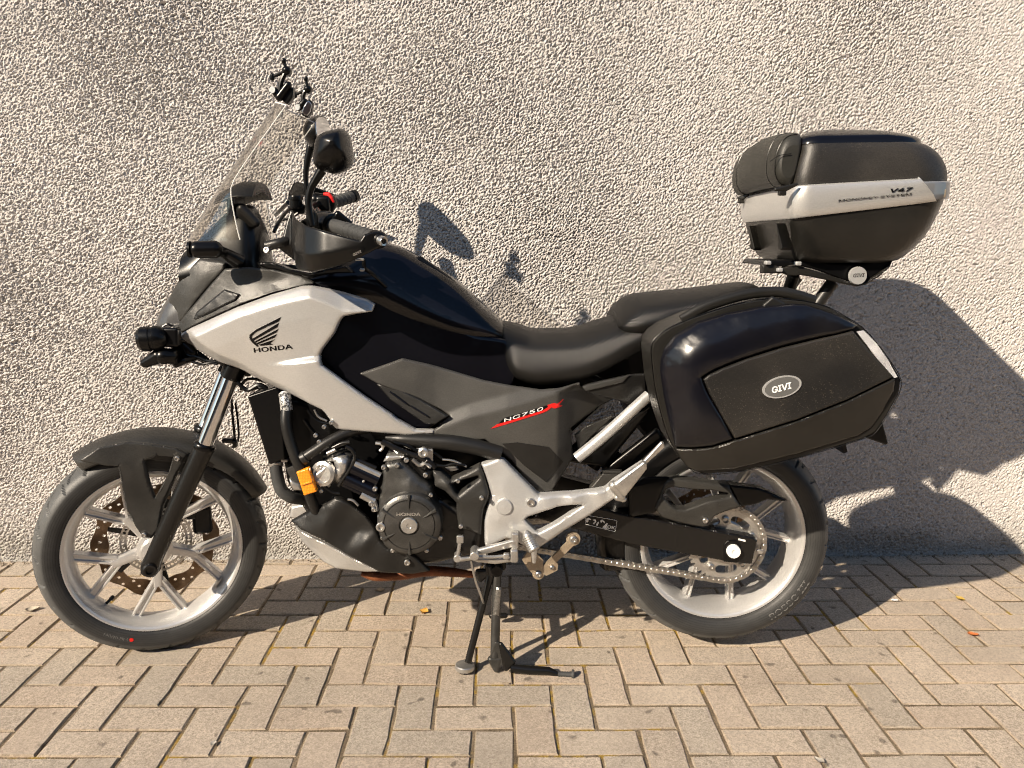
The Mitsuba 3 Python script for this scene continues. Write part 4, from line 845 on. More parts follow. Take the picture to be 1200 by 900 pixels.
# ---- belly pan, exhaust pipe under it
part('belly_pan', panel([(-.487,.05,.4368),(-.4454,.04,.4629),(-.3933,.02,.4957),(-.3614,.012,.5183),(-.3408,.006,.5122),(-.3244,.004,.5012),(-.2822,0,.4684),(-.2563,-.004,.432),(-.2448,-.006,.4051),(-.2242,-.006,.3878),(-.1781,-.008,.3768),(-.1491,-.006,.3523),(-.119,0,.3188),(-.164,.004,.3092),(-.2471,.004,.3128),(-.3258,.006,.357),(-.3918,.012,.3966),(-.4547,.03,.419)],
     inner=[(-.3666,0,.4855),(-.388,.002,.4435),(-.338,.016,.4522),(-.2992,.016,.4244),(-.3097,.01,.482),(-.2816,-.014,.4014),(-.23,-.014,.3737),(-.2636,-.004,.4009)], t=.012, edge=.008, bulge=.006), 'm_dark')
part('bolt', bolt([(-.1758,-.01,.3483)][0], .008, .004), 'm_steel', BIKE + '__belly_pan')
part('belly_lip', panel([(-.4894,.1,.4069),(-.4731,.075,.4019),(-.4338,.05,.3915),(-.3853,.04,.3728),(-.3306,.03,.3449),(-.2564,.03,.3057),(-.295,.05,.2955),(-.3715,.06,.2998),(-.4095,.08,.3095),(-.4508,.1,.3378),(-.4765,.11,.3594)], t=.01, edge=.006, bulge=.004), 'm_silver')
part('belly_lip', panel([(-.5258,.2,.4264),(-.481,.2,.4363),(-.4674,.2,.4152),(-.5046,.2,.3849),(-.5315,.2,.3925)], t=.02, edge=.01, bulge=.008), 'm_silver')
part('exhaust_pipe', tube([(-.3179,.12,.2627),(-.2795,.12,.253),(-.2089,.12,.2575),(-.1384,.12,.268),(-.0679,.12,.265),(-.0079,.12,.2575)], [.008, .013, .0145, .0145, .013, .009], 18), 'm_rust')
part('exhaust_pipe', tube([(-.4165,.15,.3363),(-.3892,.15,.3063),(-.3404,.15,.2761),(-.284,.15,.2534)], [.010, .013, .013, .013], 16), 'm_rust')

# ---- footrest hanger and controls
hp = [*[(.0149,-.002,.6067),(.0451,-.002,.6179)], *[(.0598,-.002,.6242),(.0736,-.002,.618),(.1586,-.002,.5307)], *[(.1641,-.002,.5273),(.2385,-.002,.5312),(.2893,-.002,.5366),(.3328,-.002,.5442)], *[(.3328,-.002,.5435),(.3541,-.002,.5643),(.4268,-.002,.6144),(.4344,-.002,.6039),(.4293,-.002,.5945)], *[(.3953,-.002,.5474),(.3809,-.002,.5189)], *[(.3555,-.002,.5162),(.3412,-.002,.5055),(.291,-.002,.4692),(.2259,-.002,.428),(.1969,-.002,.4055),(.1677,-.002,.3854),(.1383,-.002,.3822),(.1162,-.002,.3939),(.0977,-.002,.4055),(.0793,-.002,.4093),(.0537,-.002,.3957),(.0354,-.002,.386),(.0244,-.002,.3891),(.0222,-.002,.4208),(.0218,-.002,.4593),(.0298,-.002,.4917),(.0373,-.002,.5278),(.0337,-.002,.5505)]]
hh = [[(.1273,-.002,.4625),(.1374,-.002,.4717),(.1665,-.002,.4824),(.21,-.002,.4958),(.2464,-.002,.5023),(.2701,-.002,.5024),(.2738,-.002,.4993),(.254,-.002,.4856),(.1962,-.002,.448),(.1689,-.002,.4325),(.1616,-.002,.4302),(.1543,-.002,.4333),(.1376,-.002,.4498)]]
HG = part('footrest_hanger', panel(hp, inner=[(.0713,-.012,.5387),(.0572,-.012,.4629),(.1259,-.012,.4935),(.18,-.012,.52),(.2524,-.012,.5202),(.3101,-.012,.5335),(.2174,-.012,.4517),(.1669,-.012,.4133),(.1083,-.004,.4486),(.0792,-.002,.4286),(.05,-.002,.4054)], t=.02, edge=.010, bulge=.008, holes=hh), 'm_frame', smooth=40)
part('pivot_cap', lathe([(.021, -.004), (.021, .003), (.019, .0055), (.0001, .007)], [(.0733,-.012,.5002)][0], (0, -1, 0), 36), 'm_frame', HG)
part('bolt', bolt([(.141,-.01,.511)][0], .0105, .006), 'm_steel', HG)
part('pillion_peg', cat(hull(([(.3511,-.012,.5561)][0], .0135), ([(.3719,-.012,.5279)][0], .011)), hull(([(.3588,-.02,.5624)][0], .011), ([(.4235,-.02,.6158)][0], .008), ([(.3776,-.02,.5381)][0], .007), ([(.4275,-.02,.6054)][0], .005)), hull(([(.3611,-.012,.5241)][0], .008), ([(.3775,-.012,.5204)][0], .008))), 'm_alu', HG)
part('peg_lettering', text('PEG'[:0] or '- - -', [(.3726,-.0315,.5828)][0], [(.3911,-.0315,.5969)][0], .004, n=(0, -1, 0)), 'm_red', HG, False)
part('stay', hull(([(.428,-.005,.616)][0], .007), ([(.4701,-.005,.6652)][0], .006), ([(.4741,-.005,.657)][0], .004)), 'm_alu', HG)
part('foot_peg', cat(hull(([(.0068,-.03,.3877)][0], .008), ([(.0965,-.03,.4134)][0], .007), ([(.1009,-.03,.405)][0], .005), ([(.0104,-.03,.382)][0], .006)), rbox((.018, .03, .04), .004, [(.101,-.02,.4163)][0])), 'm_alu')
part('shift_lever', cat(cyl([(-.0013,-.06,.3848)][0], np.array([(-.0013,-.06,.3848)][0]) + (0, .05, 0), .0115, 22), tube([(-.036,-.045,.3729),(-.0144,-.045,.3748),(.0108,-.045,.3786),(.0432,-.045,.3782),(.0792,-.045,.3813)], .0042, 10), rbox((.016, .014, .016), .004, [(.0792,-.045,.3813)][0]), rbox((.020, .02, .035), .005, [(.0991,-.04,.3804)][0]), hull(([(.0031,-.03,.3647)][0], .006), ([(.0503,-.03,.3589)][0], .006), ([(.1048,-.03,.3667)][0], .006))), 'm_alu')
part('shift_linkage', cat(rbox((.018, .012, .02), .003, [(-.0383,-.03,.4201)][0]), tube([(-.0391,-.03,.4194),(-.041,-.03,.3992),(-.0445,-.03,.3772)], .005, 10), cyl([(-.0452,-.035,.3682)][0], np.array([(-.0452,-.035,.3682)][0]) + (0, .03, 0), .010, 20), tube([(-.0383,-.035,.3673),(-.0061,-.035,.371)], .0055, 10)), 'm_alu')
pg = np.array([(.1301,-.035,.4355)][0]); pe = np.array([(.1487,-.055,.4036)][0]); dd = pe - pg
part('rider_peg', cat(hull((pg, .010), (pg + dd * .15, .013)), *[lathe([(.0125 + .003 * t, 0), (.0155, .0025), (.0155, .0045), (.0125, .007)], pg + dd * t, dd, 20) for t in np.arange(.1, 1., .14)], cyl(pg, pe, .012), hull((pe, .009), (np.array([(.1489,-.06,.3716)][0]), .005))), 'm_alu')
def ring_plate(c, ro, ri, y, t): return disc_like(c, ro, ri, y, t)
bz = shapely.union_all([Polygon([(p[0], p[2]) for p in [(.1209,.02,.3438),(.1356,.02,.3635),(.1617,.02,.3576),(.1769,.02,.3419),(.1756,.02,.2982),(.155,.02,.2982),(.1361,.02,.3181)]]), Polygon([(p[0], p[2]) for p in [(.1697,.02,.3181),(.243,.02,.397),(.2581,.02,.3852),(.1848,.02,.307)]]), Polygon([(p[0], p[2]) for p in [(.1641,.02,.3181),(.1993,.02,.3399),(.2162,.02,.334),(.2147,.02,.3142),(.185,.02,.2982)]])])
ctr = [([(.1643,.02,.3042)][0], .016, .0085), ([(.1995,.02,.3241)][0], .0125, .006), ([(.2541,.02,.4009)][0], .0185, .0105)]
for c, ro, ri in ctr: bz = bz.union(Point(c[0], c[2]).buffer(ro))
for c, ro, ri in ctr: bz = bz.difference(Point(c[0], c[2]).buffer(ri))
bz = bz if bz.geom_type == 'Polygon' else max(bz.geoms, key=lambda g: g.area)
bzr = bz.exterior.coords
SB = part('stand_bracket', plate([(x, 0, z) for x, z in bzr], .02, .009, [[(x, 0, z) for x, z in r.coords] for r in bz.interiors]), 'm_bronze', smooth=False)
for c, ro, ri in ctr: part('nut', lathe([(ri * .95, -.006), (ri * .95, .004), (ri * .55, .006), (ri * .45, .002), (.0001, .002)], (c[0], .018, c[2]), (0, -1, 0), 20), 'm_steel', SB)

# ---- stands
st = np.array([(.0386,.1,.2723)][0]); sb_ = np.array([(-.023,.062,.0288)][0])
SS = part('side_stand', cat(tube([st, st * .85 + sb_ * .15, sb_], [.0115, .0100, .0095], 18, 1), hull((st, .013), (st + (-.004, .0, .018), .012)), hull(([(.0033,.105,.2748)][0], .007), ([(.0295,.105,.269)][0], .008), ([(.0095,.105,.2516)][0], .008), ([(.0259,.105,.2748)][0], .007))), 'm_blackmetal')
puck = Polygon([(p[0], p[1]) for p in []]) if False else None
pc = np.array([(-.0322,.062,.0111)][0])
part('foot', lathe([(.020, 0), (.0265, .002), (.0275, .006), (.0265, .013), (.0245, .015), (.0001, .0165)], (pc[0], pc[1], .0075), (.03, 0, 1), 40), 'm_alu', SS)
part('foot_pad', lathe([(.012, 0), (.019, .002), (.0245, .0085), (.0001, .0088)], (pc[0], pc[1], .0005), (0, 0, 1), 32), 'm_rubber', SS)
part('lever', tube([(-.0138,.05,.3287),(-.0017,.055,.2701),(.0139,.07,.2155),(.0191,.08,.1934)], .0035, 8), 'm_steel', SS)
ct, cb = np.array([(.0549,.11,.2881)][0]), np.array([(.0505,.058,.0349)][0])
CS = part('centre_stand', cat(tube([ct, cb + (0, 0, .012)], [.0125, .0125], 20, 1), hull((cb + (-.01, 0, .005), .010), (cb + (.01, 0, .005), .010), ([(.0542,.055,.011)][0], .008)), panel([(.036,.05,.0473),(.0504,.05,.0922),(.063,.05,.0929),(.0703,.05,.057),(.0748,.05,.0296),(.0632,.05,.0178),(.0415,.05,.0296)], t=.006, edge=.002, bulge=.001)), 'm_engine')
part('tang', cat(tube([*[(.094,.045,.0198),(.1429,.045,.0146),(.1972,.045,.0117),(.2246,.045,.0014)]], [.0115, .0115, .0115, .006], 18, 1), hull(([(.0666,.05,.0883)][0], .006), ([(.0994,.05,.0374)][0], .008), ([(.0814,.05,.0177)][0], .008))), 'm_blackmetal', CS)
kn = np.array([(.2615,.04,.0043)][0])
part('tang_foot', cat(cyl([(.2225,.042,.004)][0], kn, .0075, 14), lathe([(.0125, -.002), (.0135, 0), (.0135, .004), (.012, .006)], kn, (1, -.1, 0), 20)), 'm_rubber', CS)
part('leg', cat(tube([ct + (0, .19, 0), cb + (0, .26, .012)], .0125, 16, 1), hull((cb + (-.01, .26, .003), .010), (cb + (.03, .26, .003), .008)), tube([ct * .45 + cb * .55, (ct + (0, .19, 0)) * .45 + (cb + (0, .26, 0)) * .55], .010, 14, 1)), 'm_blackmetal', CS)
hx = np.linspace(0, 1, 230)[:, None]; s0, s1 = np.array([(.0595,.092,.2342)][0]), np.array([(.0526,.07,.1626)][0])
ax_ = (s1 - s0) / np.linalg.norm(s1 - s0); u_ = np.cross(ax_, (0, 1, 0)); u_ /= np.linalg.norm(u_); w_ = np.cross(ax_, u_)
part('spring', tube(s0 + hx * (s1 - s0) + .0072 * (np.cos(hx * 2 * np.pi * 22) * u_ + np.sin(hx * 2 * np.pi * 22) * w_), .0017, 6, 1), 'm_steel', CS)
part('pivot', cat(cyl((ct[0], .07, ct[2]), (ct[0], .36, ct[2]), .016), rbox((.05, .03, .06), .008, ct + (.0, .0, .02)), rbox((.05, .03, .06), .008, ct + (.0, .19, .02))), 'm_black', CS)

# ---- swingarm, chain and rear wheel fittings
swp = [(.1355,.085,.5183),(.3234,.085,.4663),(.3858,.085,.4472),(.5084,.085,.4258),(.6202,.085,.4042),(.7512,.085,.38),(.7611,.085,.3703),(.749,.085,.3017),(.6666,.085,.314),(.5353,.085,.3384),(.4186,.085,.3603),(.2791,.085,.399),(.1638,.085,.4325)]
SW = part('swingarm', panel(swp, t=.045, edge=.006, bulge=.004), 'm_blackmetal')
part('swingarm', mirror(panel(swp, t=.045, edge=.006, bulge=.004)), 'm_blackmetal')
part('end_plate', panel([(.7568,.088,.3789),(.7608,.088,.3773),(.7523,.088,.3004),(.7468,.088,.3013)], t=.04, edge=.001, bulge=.0006), 'm_alu', SW)
part('adjuster', cat(cyl([(.7647,.1,.3374)][0], [(.7826,.1,.3333)][0], .0045, 12), rbox((.012, .01, .012), .002, [(.7747,.1,.3345)][0])), 'm_alu', SW)
ap = np.array([(.6944,.085,.3442)][0])
part('axle_block', panel([(.6687,.082,.3609),(.6796,.082,.373),(.7027,.082,.3739),(.7143,.082,.3609),(.717,.082,.3406),(.7084,.082,.3079),(.6714,.082,.312)], t=.006, edge=.003, bulge=.002), 'm_black', SW)
part('axle_nut', lathe([(.0185, 0), (.0185, .011), (.017, .0135), (.007, .0135), (.006, .010), (.0001, .010)], (ap[0], .083, ap[2]), (0, -1, 0), 36), 'm_white', SW)
part('axle_spindle', cyl((RC[0], .09, RC[2]), (RC[0], .36, RC[2]), .012), 'm_steel', SW)
part('alignment_sticker', panel([(.7068,.0835,.3782),(.7263,.0835,.3741),(.7278,.0835,.3684),(.7078,.0835,.3733)], t=.001, edge=.0005, bulge=0), 'm_white', SW)
SKY_ = panel([(.2933,.0835,.4415),(.299,.0835,.4434),(.3739,.0835,.4299),(.3776,.0835,.4266),(.3742,.0835,.3991),(.3704,.0835,.3971),(.292,.0835,.4178),(.291,.0835,.4198)], t=.0012, edge=.001, bulge=.0003)
ST = part('sticker', SKY_, 'm_black', SW)
fr = Polygon([(p[0], p[2]) for p in [(.2933,.083,.4417),(.299,.083,.4436),(.3738,.083,.4301),(.3775,.083,.4267),(.3741,.083,.3993),(.3703,.083,.3973),(.2919,.083,.4179),(.291,.083,.4199)]])
g = fr.difference(fr.buffer(-.0011))
part('sticker_frame', plate([(x, 0, z) for x, z in g.exterior.coords], .0826, .001, [[(x, 0, z) for x, z in g.interiors[0].coords]]), 'm_white', ST, False)
def blob(pts, name='sticker_mark'): part(name, plate(pts, .0827, .001), 'm_white', ST, False)
blob([(.2947,.083,.434),(.2998,.083,.4366),(.3062,.083,.434),(.3076,.083,.43),(.3012,.083,.4306),(.2988,.083,.4233),(.2937,.083,.424)])
blob([(.3114,.083,.4307),(.319,.083,.4327),(.3217,.083,.426),(.3155,.083,.418),(.3122,.083,.4206),(.3179,.083,.426)])
blob([(.3212,.083,.418),(.3268,.083,.426),(.3288,.083,.4233),(.3252,.083,.414),(.322,.083,.414)]); blob([(.3318,.083,.4273),(.3368,.083,.4314),(.3446,.083,.4254),(.3435,.083,.4207),(.3382,.083,.4267),(.3345,.083,.422)]); 
blob([(.3374,.083,.4093),(.3498,.083,.422),(.3524,.083,.4207),(.349,.083,.4073),(.3554,.083,.4046),(.3478,.083,.4046)])
part('lettering', text('OK', [(.3509,.083,.4073)][0], [(.3714,.083,.404)][0], .0085, bold=True), 'm_white', ST, False)
SPY = .118
th = np.linspace(0, 2 * np.pi, 43 * 8 + 1)[:-1]
rr = .1030 + .0042 * np.clip(np.cos(43 * th) * 1.6, -1, 1)
sp_h = [[(.077 * math.cos(a + d_) + 0, 0, .077 * math.sin(a + d_)) for d_ in ()] for a in ()]
spp = Polygon(np.c_[rr * np.cos(th), rr * np.sin(th)])
for k in range(5):
    a = math.radians(58 + 72 * k)
    arc = shapely.LineString([(.073 * math.cos(a + t), .073 * math.sin(a + t)) for t in np.linspace(-.26, .26, 9)]).buffer(.0115)
    spp = spp.difference(arc)
spp = spp.difference(Point(0, 0).buffer(.035))
SPK = part('sprocket', plate([(RC[0] + x, 0, RC[2] + z) for x, z in spp.exterior.coords], SPY, .007, [[(RC[0] + x, 0, RC[2] + z) for x, z in r.coords] for r in spp.interiors]), 'm_alu', BIKE + '__rear_wheel', False)
part('carrier', lathe([(.062, 0), (.064, .02), (.05, .028), (.036, .03), (.034, -.05)][::-1], (RC[0], SPY + .036, RC[2]), (0, -1, 0), 40), 'm_steel', BIKE + '__rear_wheel')
for k in range(5): part('sprocket_nut', lathe([(.0095, 0), (.0095, .007), (.006, .009), (.005, .005), (.0001, .005)], RC + pol(.074, 94 + 72 * k) + (0, SPY - RC[1], 0), (0, -1, 0), 6 * 3), 'm_steel', BIKE + '__rear_wheel')
part('brake_disc', disc_mesh(.115, .085, 10, .004, 0, .005, [(.098 + .008 * (k % 2), 2 * np.pi * k / 36) for k in range(36)], .0038).apply_translation((RC[0], YC + .085, RC[2])), 'm_disc', BIKE + '__rear_wheel', False)
# chain: round the sprocket and forward to the gearbox sprocket
gs = np.array((.118, .118, .376))
gr, Rr = .036, .1055
dx = RC[[0, 2]] - gs[[0, 2]]; D_ = np.linalg.norm(dx); ang = math.atan2(dx[1], dx[0]); al = math.asin((Rr - gr) / D_)
def cpt(c, r, a): return np.array((c[0] + r * math.cos(a), c[2] + r * math.sin(a)))
tA, tB = ang + math.pi / 2 + al, ang - math.pi / 2 - al
path = [cpt(gs, gr, tA), cpt(RC, Rr, tA)]
path = [cpt(gs, gr, tA), *[cpt(RC, Rr, a) for a in np.linspace(tA, tB, 60)], *[cpt(gs, gr, a) for a in np.linspace(tB, tA - 2 * math.pi, 24)]]
path = np.array(path)
lowk = 60
sl = np.r_[0, np.cumsum(np.linalg.norm(np.diff(path, axis=0), axis=1))]; L_ = sl[-1]
nl = int(L_ / .015875); s_ = np.arange(nl) * L_ / nl
cx, cz = np.interp(s_, sl, path[:, 0]), np.interp(s_, sl, path[:, 1])
links = []
for k in range(nl):
    p0 = np.array((cx[k], cz[k])); p1 = np.array((cx[(k + 1) % nl], cz[(k + 1) % nl])); d2 = (p1 - p0) / np.linalg.norm(p1 - p0)
    links.append(lathe([(.0052, -.011), (.0052, .0085), (.0040, .0095), (.0001, .0095)], (p0[0], SPY + .0035, p0[1]), (0, -1, 0), 10))
    o = .0005 if k % 2 else .0024
    for sd in (-1, 1):
        yy = SPY + .0035 + sd * (.0046 + o)
        mid = [np.array((p[0], yy, p[1])) for p in (p0, p1)]
        ball = [(math.cos(t) * .0078, math.sin(t) * .0078) for t in np.arange(8) * math.pi / 4]
        pts = [m_ + (x, e, z) for m_ in mid for x, z in ball for e in (-.0009, .0009)]
        links.append(trimesh.Trimesh(np.array(pts)).convex_hull)
CH = part('drive_chain', cat(*links), 'm_chain', smooth=30)
tag(CH, kind='stuff')
gp = [(.4743,.065,.4663),(.4765,.065,.4782),(.4845,.065,.4947),(.4968,.065,.5359),(.5076,.065,.5477),(.5263,.065,.552),(.5899,.065,.5439),(.6355,.065,.5374),(.6697,.065,.5335),(.6804,.065,.5108),(.6929,.065,.4912),(.7054,.065,.473),(.6774,.065,.4643),(.6513,.065,.4547),(.6347,.065,.4456),(.6261,.065,.4276),(.6208,.065,.4189),(.6038,.065,.4157),(.5654,.065,.4228),(.5269,.065,.4323),(.4961,.065,.4426)]
gh = [[(.4942,.065,.5065),(.5023,.065,.5215),(.5228,.065,.5278),(.5684,.065,.5216),(.6214,.065,.5193),(.6672,.065,.5108),(.6713,.065,.5045),(.6377,.065,.4958),(.6078,.065,.489),(.578,.065,.4772),(.5557,.065,.468),(.5329,.065,.468),(.5174,.065,.4771),(.5016,.065,.4928)]]
CG = part('chain_guard', panel(gp, inner=[(.5245,.058,.4539),(.5623,.058,.4539),(.6368,.058,.4777),(.6815,.058,.4896)], t=.03, edge=.008, bulge=.006, holes=gh), 'm_grey')
part('fin', panel([(.67,.066,.5332),(.689,.066,.5317),(.7461,.066,.5255),(.7732,.066,.5165),(.8289,.066,.4903),(.8169,.066,.4879),(.7747,.066,.4929),(.7452,.066,.4798),(.7076,.066,.4727),(.6932,.066,.4908)], t=.03, edge=.006, bulge=.005), 'm_black', CG)
part('bolt', bolt([(.6085,.058,.4381)][0], .0075, .004), 'm_steel', CG)
part('guard_tail', hull(([(.4418,.08,.5468)][0], .006), ([(.5063,.08,.545)][0], .008), ([(.4771,.08,.5174)][0], .012), ([(.4123,.08,.5251)][0], .012), ([(.4185,.08,.4538)][0], .012), ([(.4716,.08,.4619)][0], .010), ([(.4456,.1,.5407)][0], .006), ([(.422,.1,.4468)][0], .012)), 'm_black', CG)
part('rear_mudguard', arch(RC, 0, .338, 196, 96, .085, lambda t: .055, 40, .8), 'm_black', smooth=45)
part('shock', cat(tube([(.3204,.21,.5419),(.3511,.21,.5916),(.3973,.21,.649)], .022, 14, 1), tube([(.3512,.2,.5408),(.3978,.2,.5862)], .02, 12, 1)), 'm_black')
part('linkage_cover', panel([(.303,.1,.5106),(.3382,.1,.5543),(.3839,.1,.5583),(.3878,.1,.5544),(.3582,.1,.5226),(.3394,.1,.5107)], t=.02, edge=.004, bulge=.003), 'm_grey')
part('linkage_cover', panel([(.3362,.098,.5636),(.3911,.098,.5605),(.3883,.098,.5534),(.3379,.098,.5549)], t=.02, edge=.003, bulge=.002), 'm_grey')
both('subframe_tube', tube([*[(.2623,.055,.6092),(.3294,.055,.6674),(.4056,.06,.7383),(.4466,.07,.774)]], .0148, 20, 4), 'm_frame')
part('cable', tube([(.3199,.12,.6156),(.3609,.12,.6551),(.3945,.12,.6786),(.4204,.12,.7021),(.4573,.12,.7333)], .006, 10), 'm_black')
part('splash_guard', hull(([(.3707,.17,.5537)][0], .012), ([(.4891,.17,.651)][0], .012), ([(.4101,.17,.5538)][0], .010), ([(.5016,.17,.6309)][0], .010), ([(.3824,.25,.5304)][0], .012), ([(.5052,.25,.6314)][0], .012)), 'm_black')
part('number_plate_holder', cat(hull(*[(p, .006) for p in [(1.0721,.16,.6442),(1.1218,.16,.6268),(1.1033,.16,.6794),(1.0862,.16,.6793)]], *[(p, .006) for p in [(1.1198,.26,.6193),(1.1719,.26,.601),(1.1525,.26,.6561),(1.1345,.26,.656)]]), hull(([(.8923,.2,.6265)][0], .02), ([(1.0998,.2,.6557)][0], .015), ([(.9185,.2,.8377)][0], .03))), 'm_black')
PLT = part('number_plate', trimesh.Trimesh(np.array([(x + o * .94, y, z + o * .3) for o in (0, .002) for y in (.095, .325) for x, z in ((.935, .80), (.985, .625))])).convex_hull, 'm_white', smooth=False)
part('plate_backing', trimesh.Trimesh(np.array([(x + o * .94, y, z + o * .3) for o in (-.012, -.0005) for y in (.09, .33) for x, z in ((.915, .875), (.988, .618))])).convex_hull, 'm_black', PLT, False)
part('wheel_caliper', rbox((.06, .04, .05), .012, (RC[0] + .05, YC + .09, RC[2] + .10)), 'm_black', BIKE + '__rear_wheel')

# ---- handlebar, guards, mirrors
ge, gi = np.array([(-.2022,-.205,1.168)][0]), np.array([(-.339,-.065,1.2026)][0])
gd = (gi - ge) / np.linalg.norm(gi - ge)
GR = part('grip', cat(cyl(ge + gd * .022, gi + gd * .004, .0158, 24), *[lathe([(.0155, 0), (.0171, .002), (.0171, .013), (.0155, .015)], ge + gd * (.036 + .019 * k), gd, 24) for k in range(5)], cyl(ge + gd * .008, ge + gd * .026, .0172, 24)), 'm_rubber')
tag(GR, kind='stuff')
be = part('bar_end', lathe([(.0001, .004), (.0055, .004), (.006, .0), (.0095, -.001), (.0108, .002), (.0108, .02)], ge - gd * .021, gd, 28), 'm_steel')
part('hole', lathe([(.0058, -.0002), (.0001, -.0002)], ge - gd * .0185, -gd, 20), 'm_black', be)
part('switchgear', cat(lathe([(.018, 0), (.0235, .004), (.025, .012), (.024, .03), (.021, .045), (.014, .055)], gi - gd * .012, gd, 28), hull(([(-.3127,-.075,1.2243)][0], .008), ([(-.2864,-.07,1.2043)][0], .006), ([(-.326,-.07,1.207)][0], .014)), lathe([(.021, 0), (.026, .002), (.026, .009), (.021, .011)], gi - gd * .02, gd, 28), rbox((.04, .04, .05), .01, [(-.3522,-.03,1.2075)][0])), 'm_black')
bar = tube([*[(-.3603,-.02,1.2106),(-.3876,-.02,1.2075)], *[(-.4198,.05,1.1962)], (-.40, YC, 1.19), *[(-.4819,.38,1.25)], *[(-.4835,.47,1.2642)], *[(-.4556,.5,1.27)]], .0125, 14)
part('handlebar', bar, 'm_black')
part('bar_clamp', cat(rbox((.05, .12, .05), .012, (-.41, YC, 1.18)), rbox((.06, .22, .03), .01, (-.42, YC, 1.14))), 'm_black')
pbr('m_guard', (.0040, .0039, .0038), .30, spec=.35)
gl = [*[(-.4513,0,1.2379),(-.4364,-.02,1.2314),(-.4187,-.05,1.2225),(-.3918,-.09,1.2084),(-.3626,-.13,1.1963),(-.3185,-.165,1.1859),(-.2749,-.19,1.1746),(-.2386,-.21,1.1656),(-.2307,-.206,1.1781),(-.2154,-.206,1.1842),(-.198,-.212,1.1856),(-.1888,-.215,1.1751),(-.1884,-.216,1.1635),(-.1952,-.218,1.1541),(-.2073,-.22,1.1472),(-.2208,-.222,1.1399),(-.243,-.222,1.1295),(-.2664,-.215,1.1191),(-.314,-.2,1.1049),(-.3573,-.17,1.0951),(-.3977,-.12,1.0956),(-.4311,-.08,1.0996),(-.4529,-.05,1.121),(-.4819,-.01,1.1464),(-.4772,-.01,1.156),(-.469,-.005,1.1651),(-.4611,0,1.2013)]]
gcr = [(-.439,-.2,1.1517),(-.4254,-.2,1.1491),(-.4064,-.2,1.1438),(-.3846,-.2,1.1376),(-.3517,-.2,1.1326),(-.3018,-.2,1.139),(-.2378,-.2,1.1552),(-.1878,-.2,1.1662)]
gx_ = [p[0] for p in [(-.4448,-.15,1.1489),(-.425,-.15,1.149),(-.3967,-.15,1.1492),(-.3626,-.15,1.1494),(-.3116,-.15,1.1498),(-.2407,-.15,1.1502),(-.198,-.15,1.1505)]]
def guard_depth(q):
    x, z = q[:, 0], q[:, 1]
    y = PchipInterpolator(gx_, [.02, -.055, -.135, -.190, -.217, -.222, -.213])(np.clip(x, gx_[0], gx_[-1]))
    dz = z - line_z(x, gcr); w = sstep(gx_[-1], gx_[4], x) 
    return y + w * np.where(dz > 0, .20 * np.maximum(0, dz - .004), .62 * np.maximum(0, -dz - .002))
gpan = panel(gl, t=.004, edge=.005, bulge=.004, rnd=.004, res=.005, fn=guard_depth)
HGD = part('hand_guard', gpan, 'm_guard', smooth=40)
tg = panel([(-.2562,-.23,1.1404),(-.252,-.23,1.1444),(-.2273,-.23,1.154),(-.2247,-.23,1.1513),(-.229,-.23,1.1405),(-.2511,-.23,1.1302)], t=.002, edge=.001, bulge=.0005, rnd=.002)
part('maker_tag', drape(plate([(-.2617,-.2,1.1398),(-.256,-.2,1.1447),(-.2323,-.2,1.1536),(-.2291,-.2,1.1509),(-.234,-.2,1.1399),(-.2565,-.2,1.1289)], 0, .002), gpan, .0012), 'm_black', HGD, False)
part('lettering', drape(text('GIVI', [(-.2544,-.2,1.1322)][0], [(-.2359,-.2,1.141)][0], .0050, bold=True, shear=.2), gpan, .0022), 'm_alu', HGD, False)
part('guard_mount', cat(hull((ge + (.0, .006, 0), .0195), (ge + gd * .012 + (.0, .0, 0), .019)), hull((ge + (.0, .006, -.004), .016), ([(-.2315,-.205,1.151)][0], .008))), 'm_black', HGD)
part('guard_arm', tube([*[(-.5074,.02,1.1495),(-.4699,.02,1.1589)], *[(-.439,.06,1.1714)]], .012, 12), 'm_dark', HGD)
part('arm_bolt', bolt([(-.5006,0,1.1407)][0], .008, .004, (-.3, -1, .2)), 'm_steel', HGD)
# far side, where it shows behind the near one
rg0, rg1 = np.array([(-.4464,.53,1.2743)][0]), np.array([(-.4013,.6,1.2951)][0])
rd = (rg1 - rg0) / np.linalg.norm(rg1 - rg0)
GR2 = part('grip', cat(cyl(rg0, rg1, .0168, 22), *[lathe([(.0165, 0), (.0182, .002), (.0182, .011), (.0165, .013)], rg0 + rd * (.012 + .017 * k), rd, 22) for k in range(int(np.linalg.norm(rg1 - rg0) / .017) - 1)]), 'm_rubber')
tag(GR2, kind='stuff')
part('bar_end', lathe([(.0175, 0), (.0195, .003), (.0195, .016), (.016, .02), (.0001, .02)], rg1, rd, 24), 'm_black')
part('switchgear', cat(hull(([(-.4896,.5,1.2802)][0], .022), ([(-.4538,.51,1.2735)][0], .026), ([(-.4583,.51,1.2546)][0], .018)), rbox((.045, .05, .05), .012, [(-.4671,.5,1.2692)][0])), 'm_black')
part('kill_switch', hull(([(-.4621,.49,1.2978)][0], .0045), ([(-.4488,.49,1.2979)][0], .005), ([(-.4363,.49,1.2757)][0], .0035), ([(-.4416,.49,1.2857)][0], .006)), 'm_red')
part('brake_reservoir', cat(lathe([(.020, 0), (.0215, .003), (.0215, .012), (.019, .014), (.019, .034), (.016, .038)], [(-.5378,.45,1.2685)][0], (0, .05, -1), 24).apply_translation((0, 0, .022)), rbox((.05, .03, .03), .008, [(-.538,.46,1.2524)][0])), 'm_black')
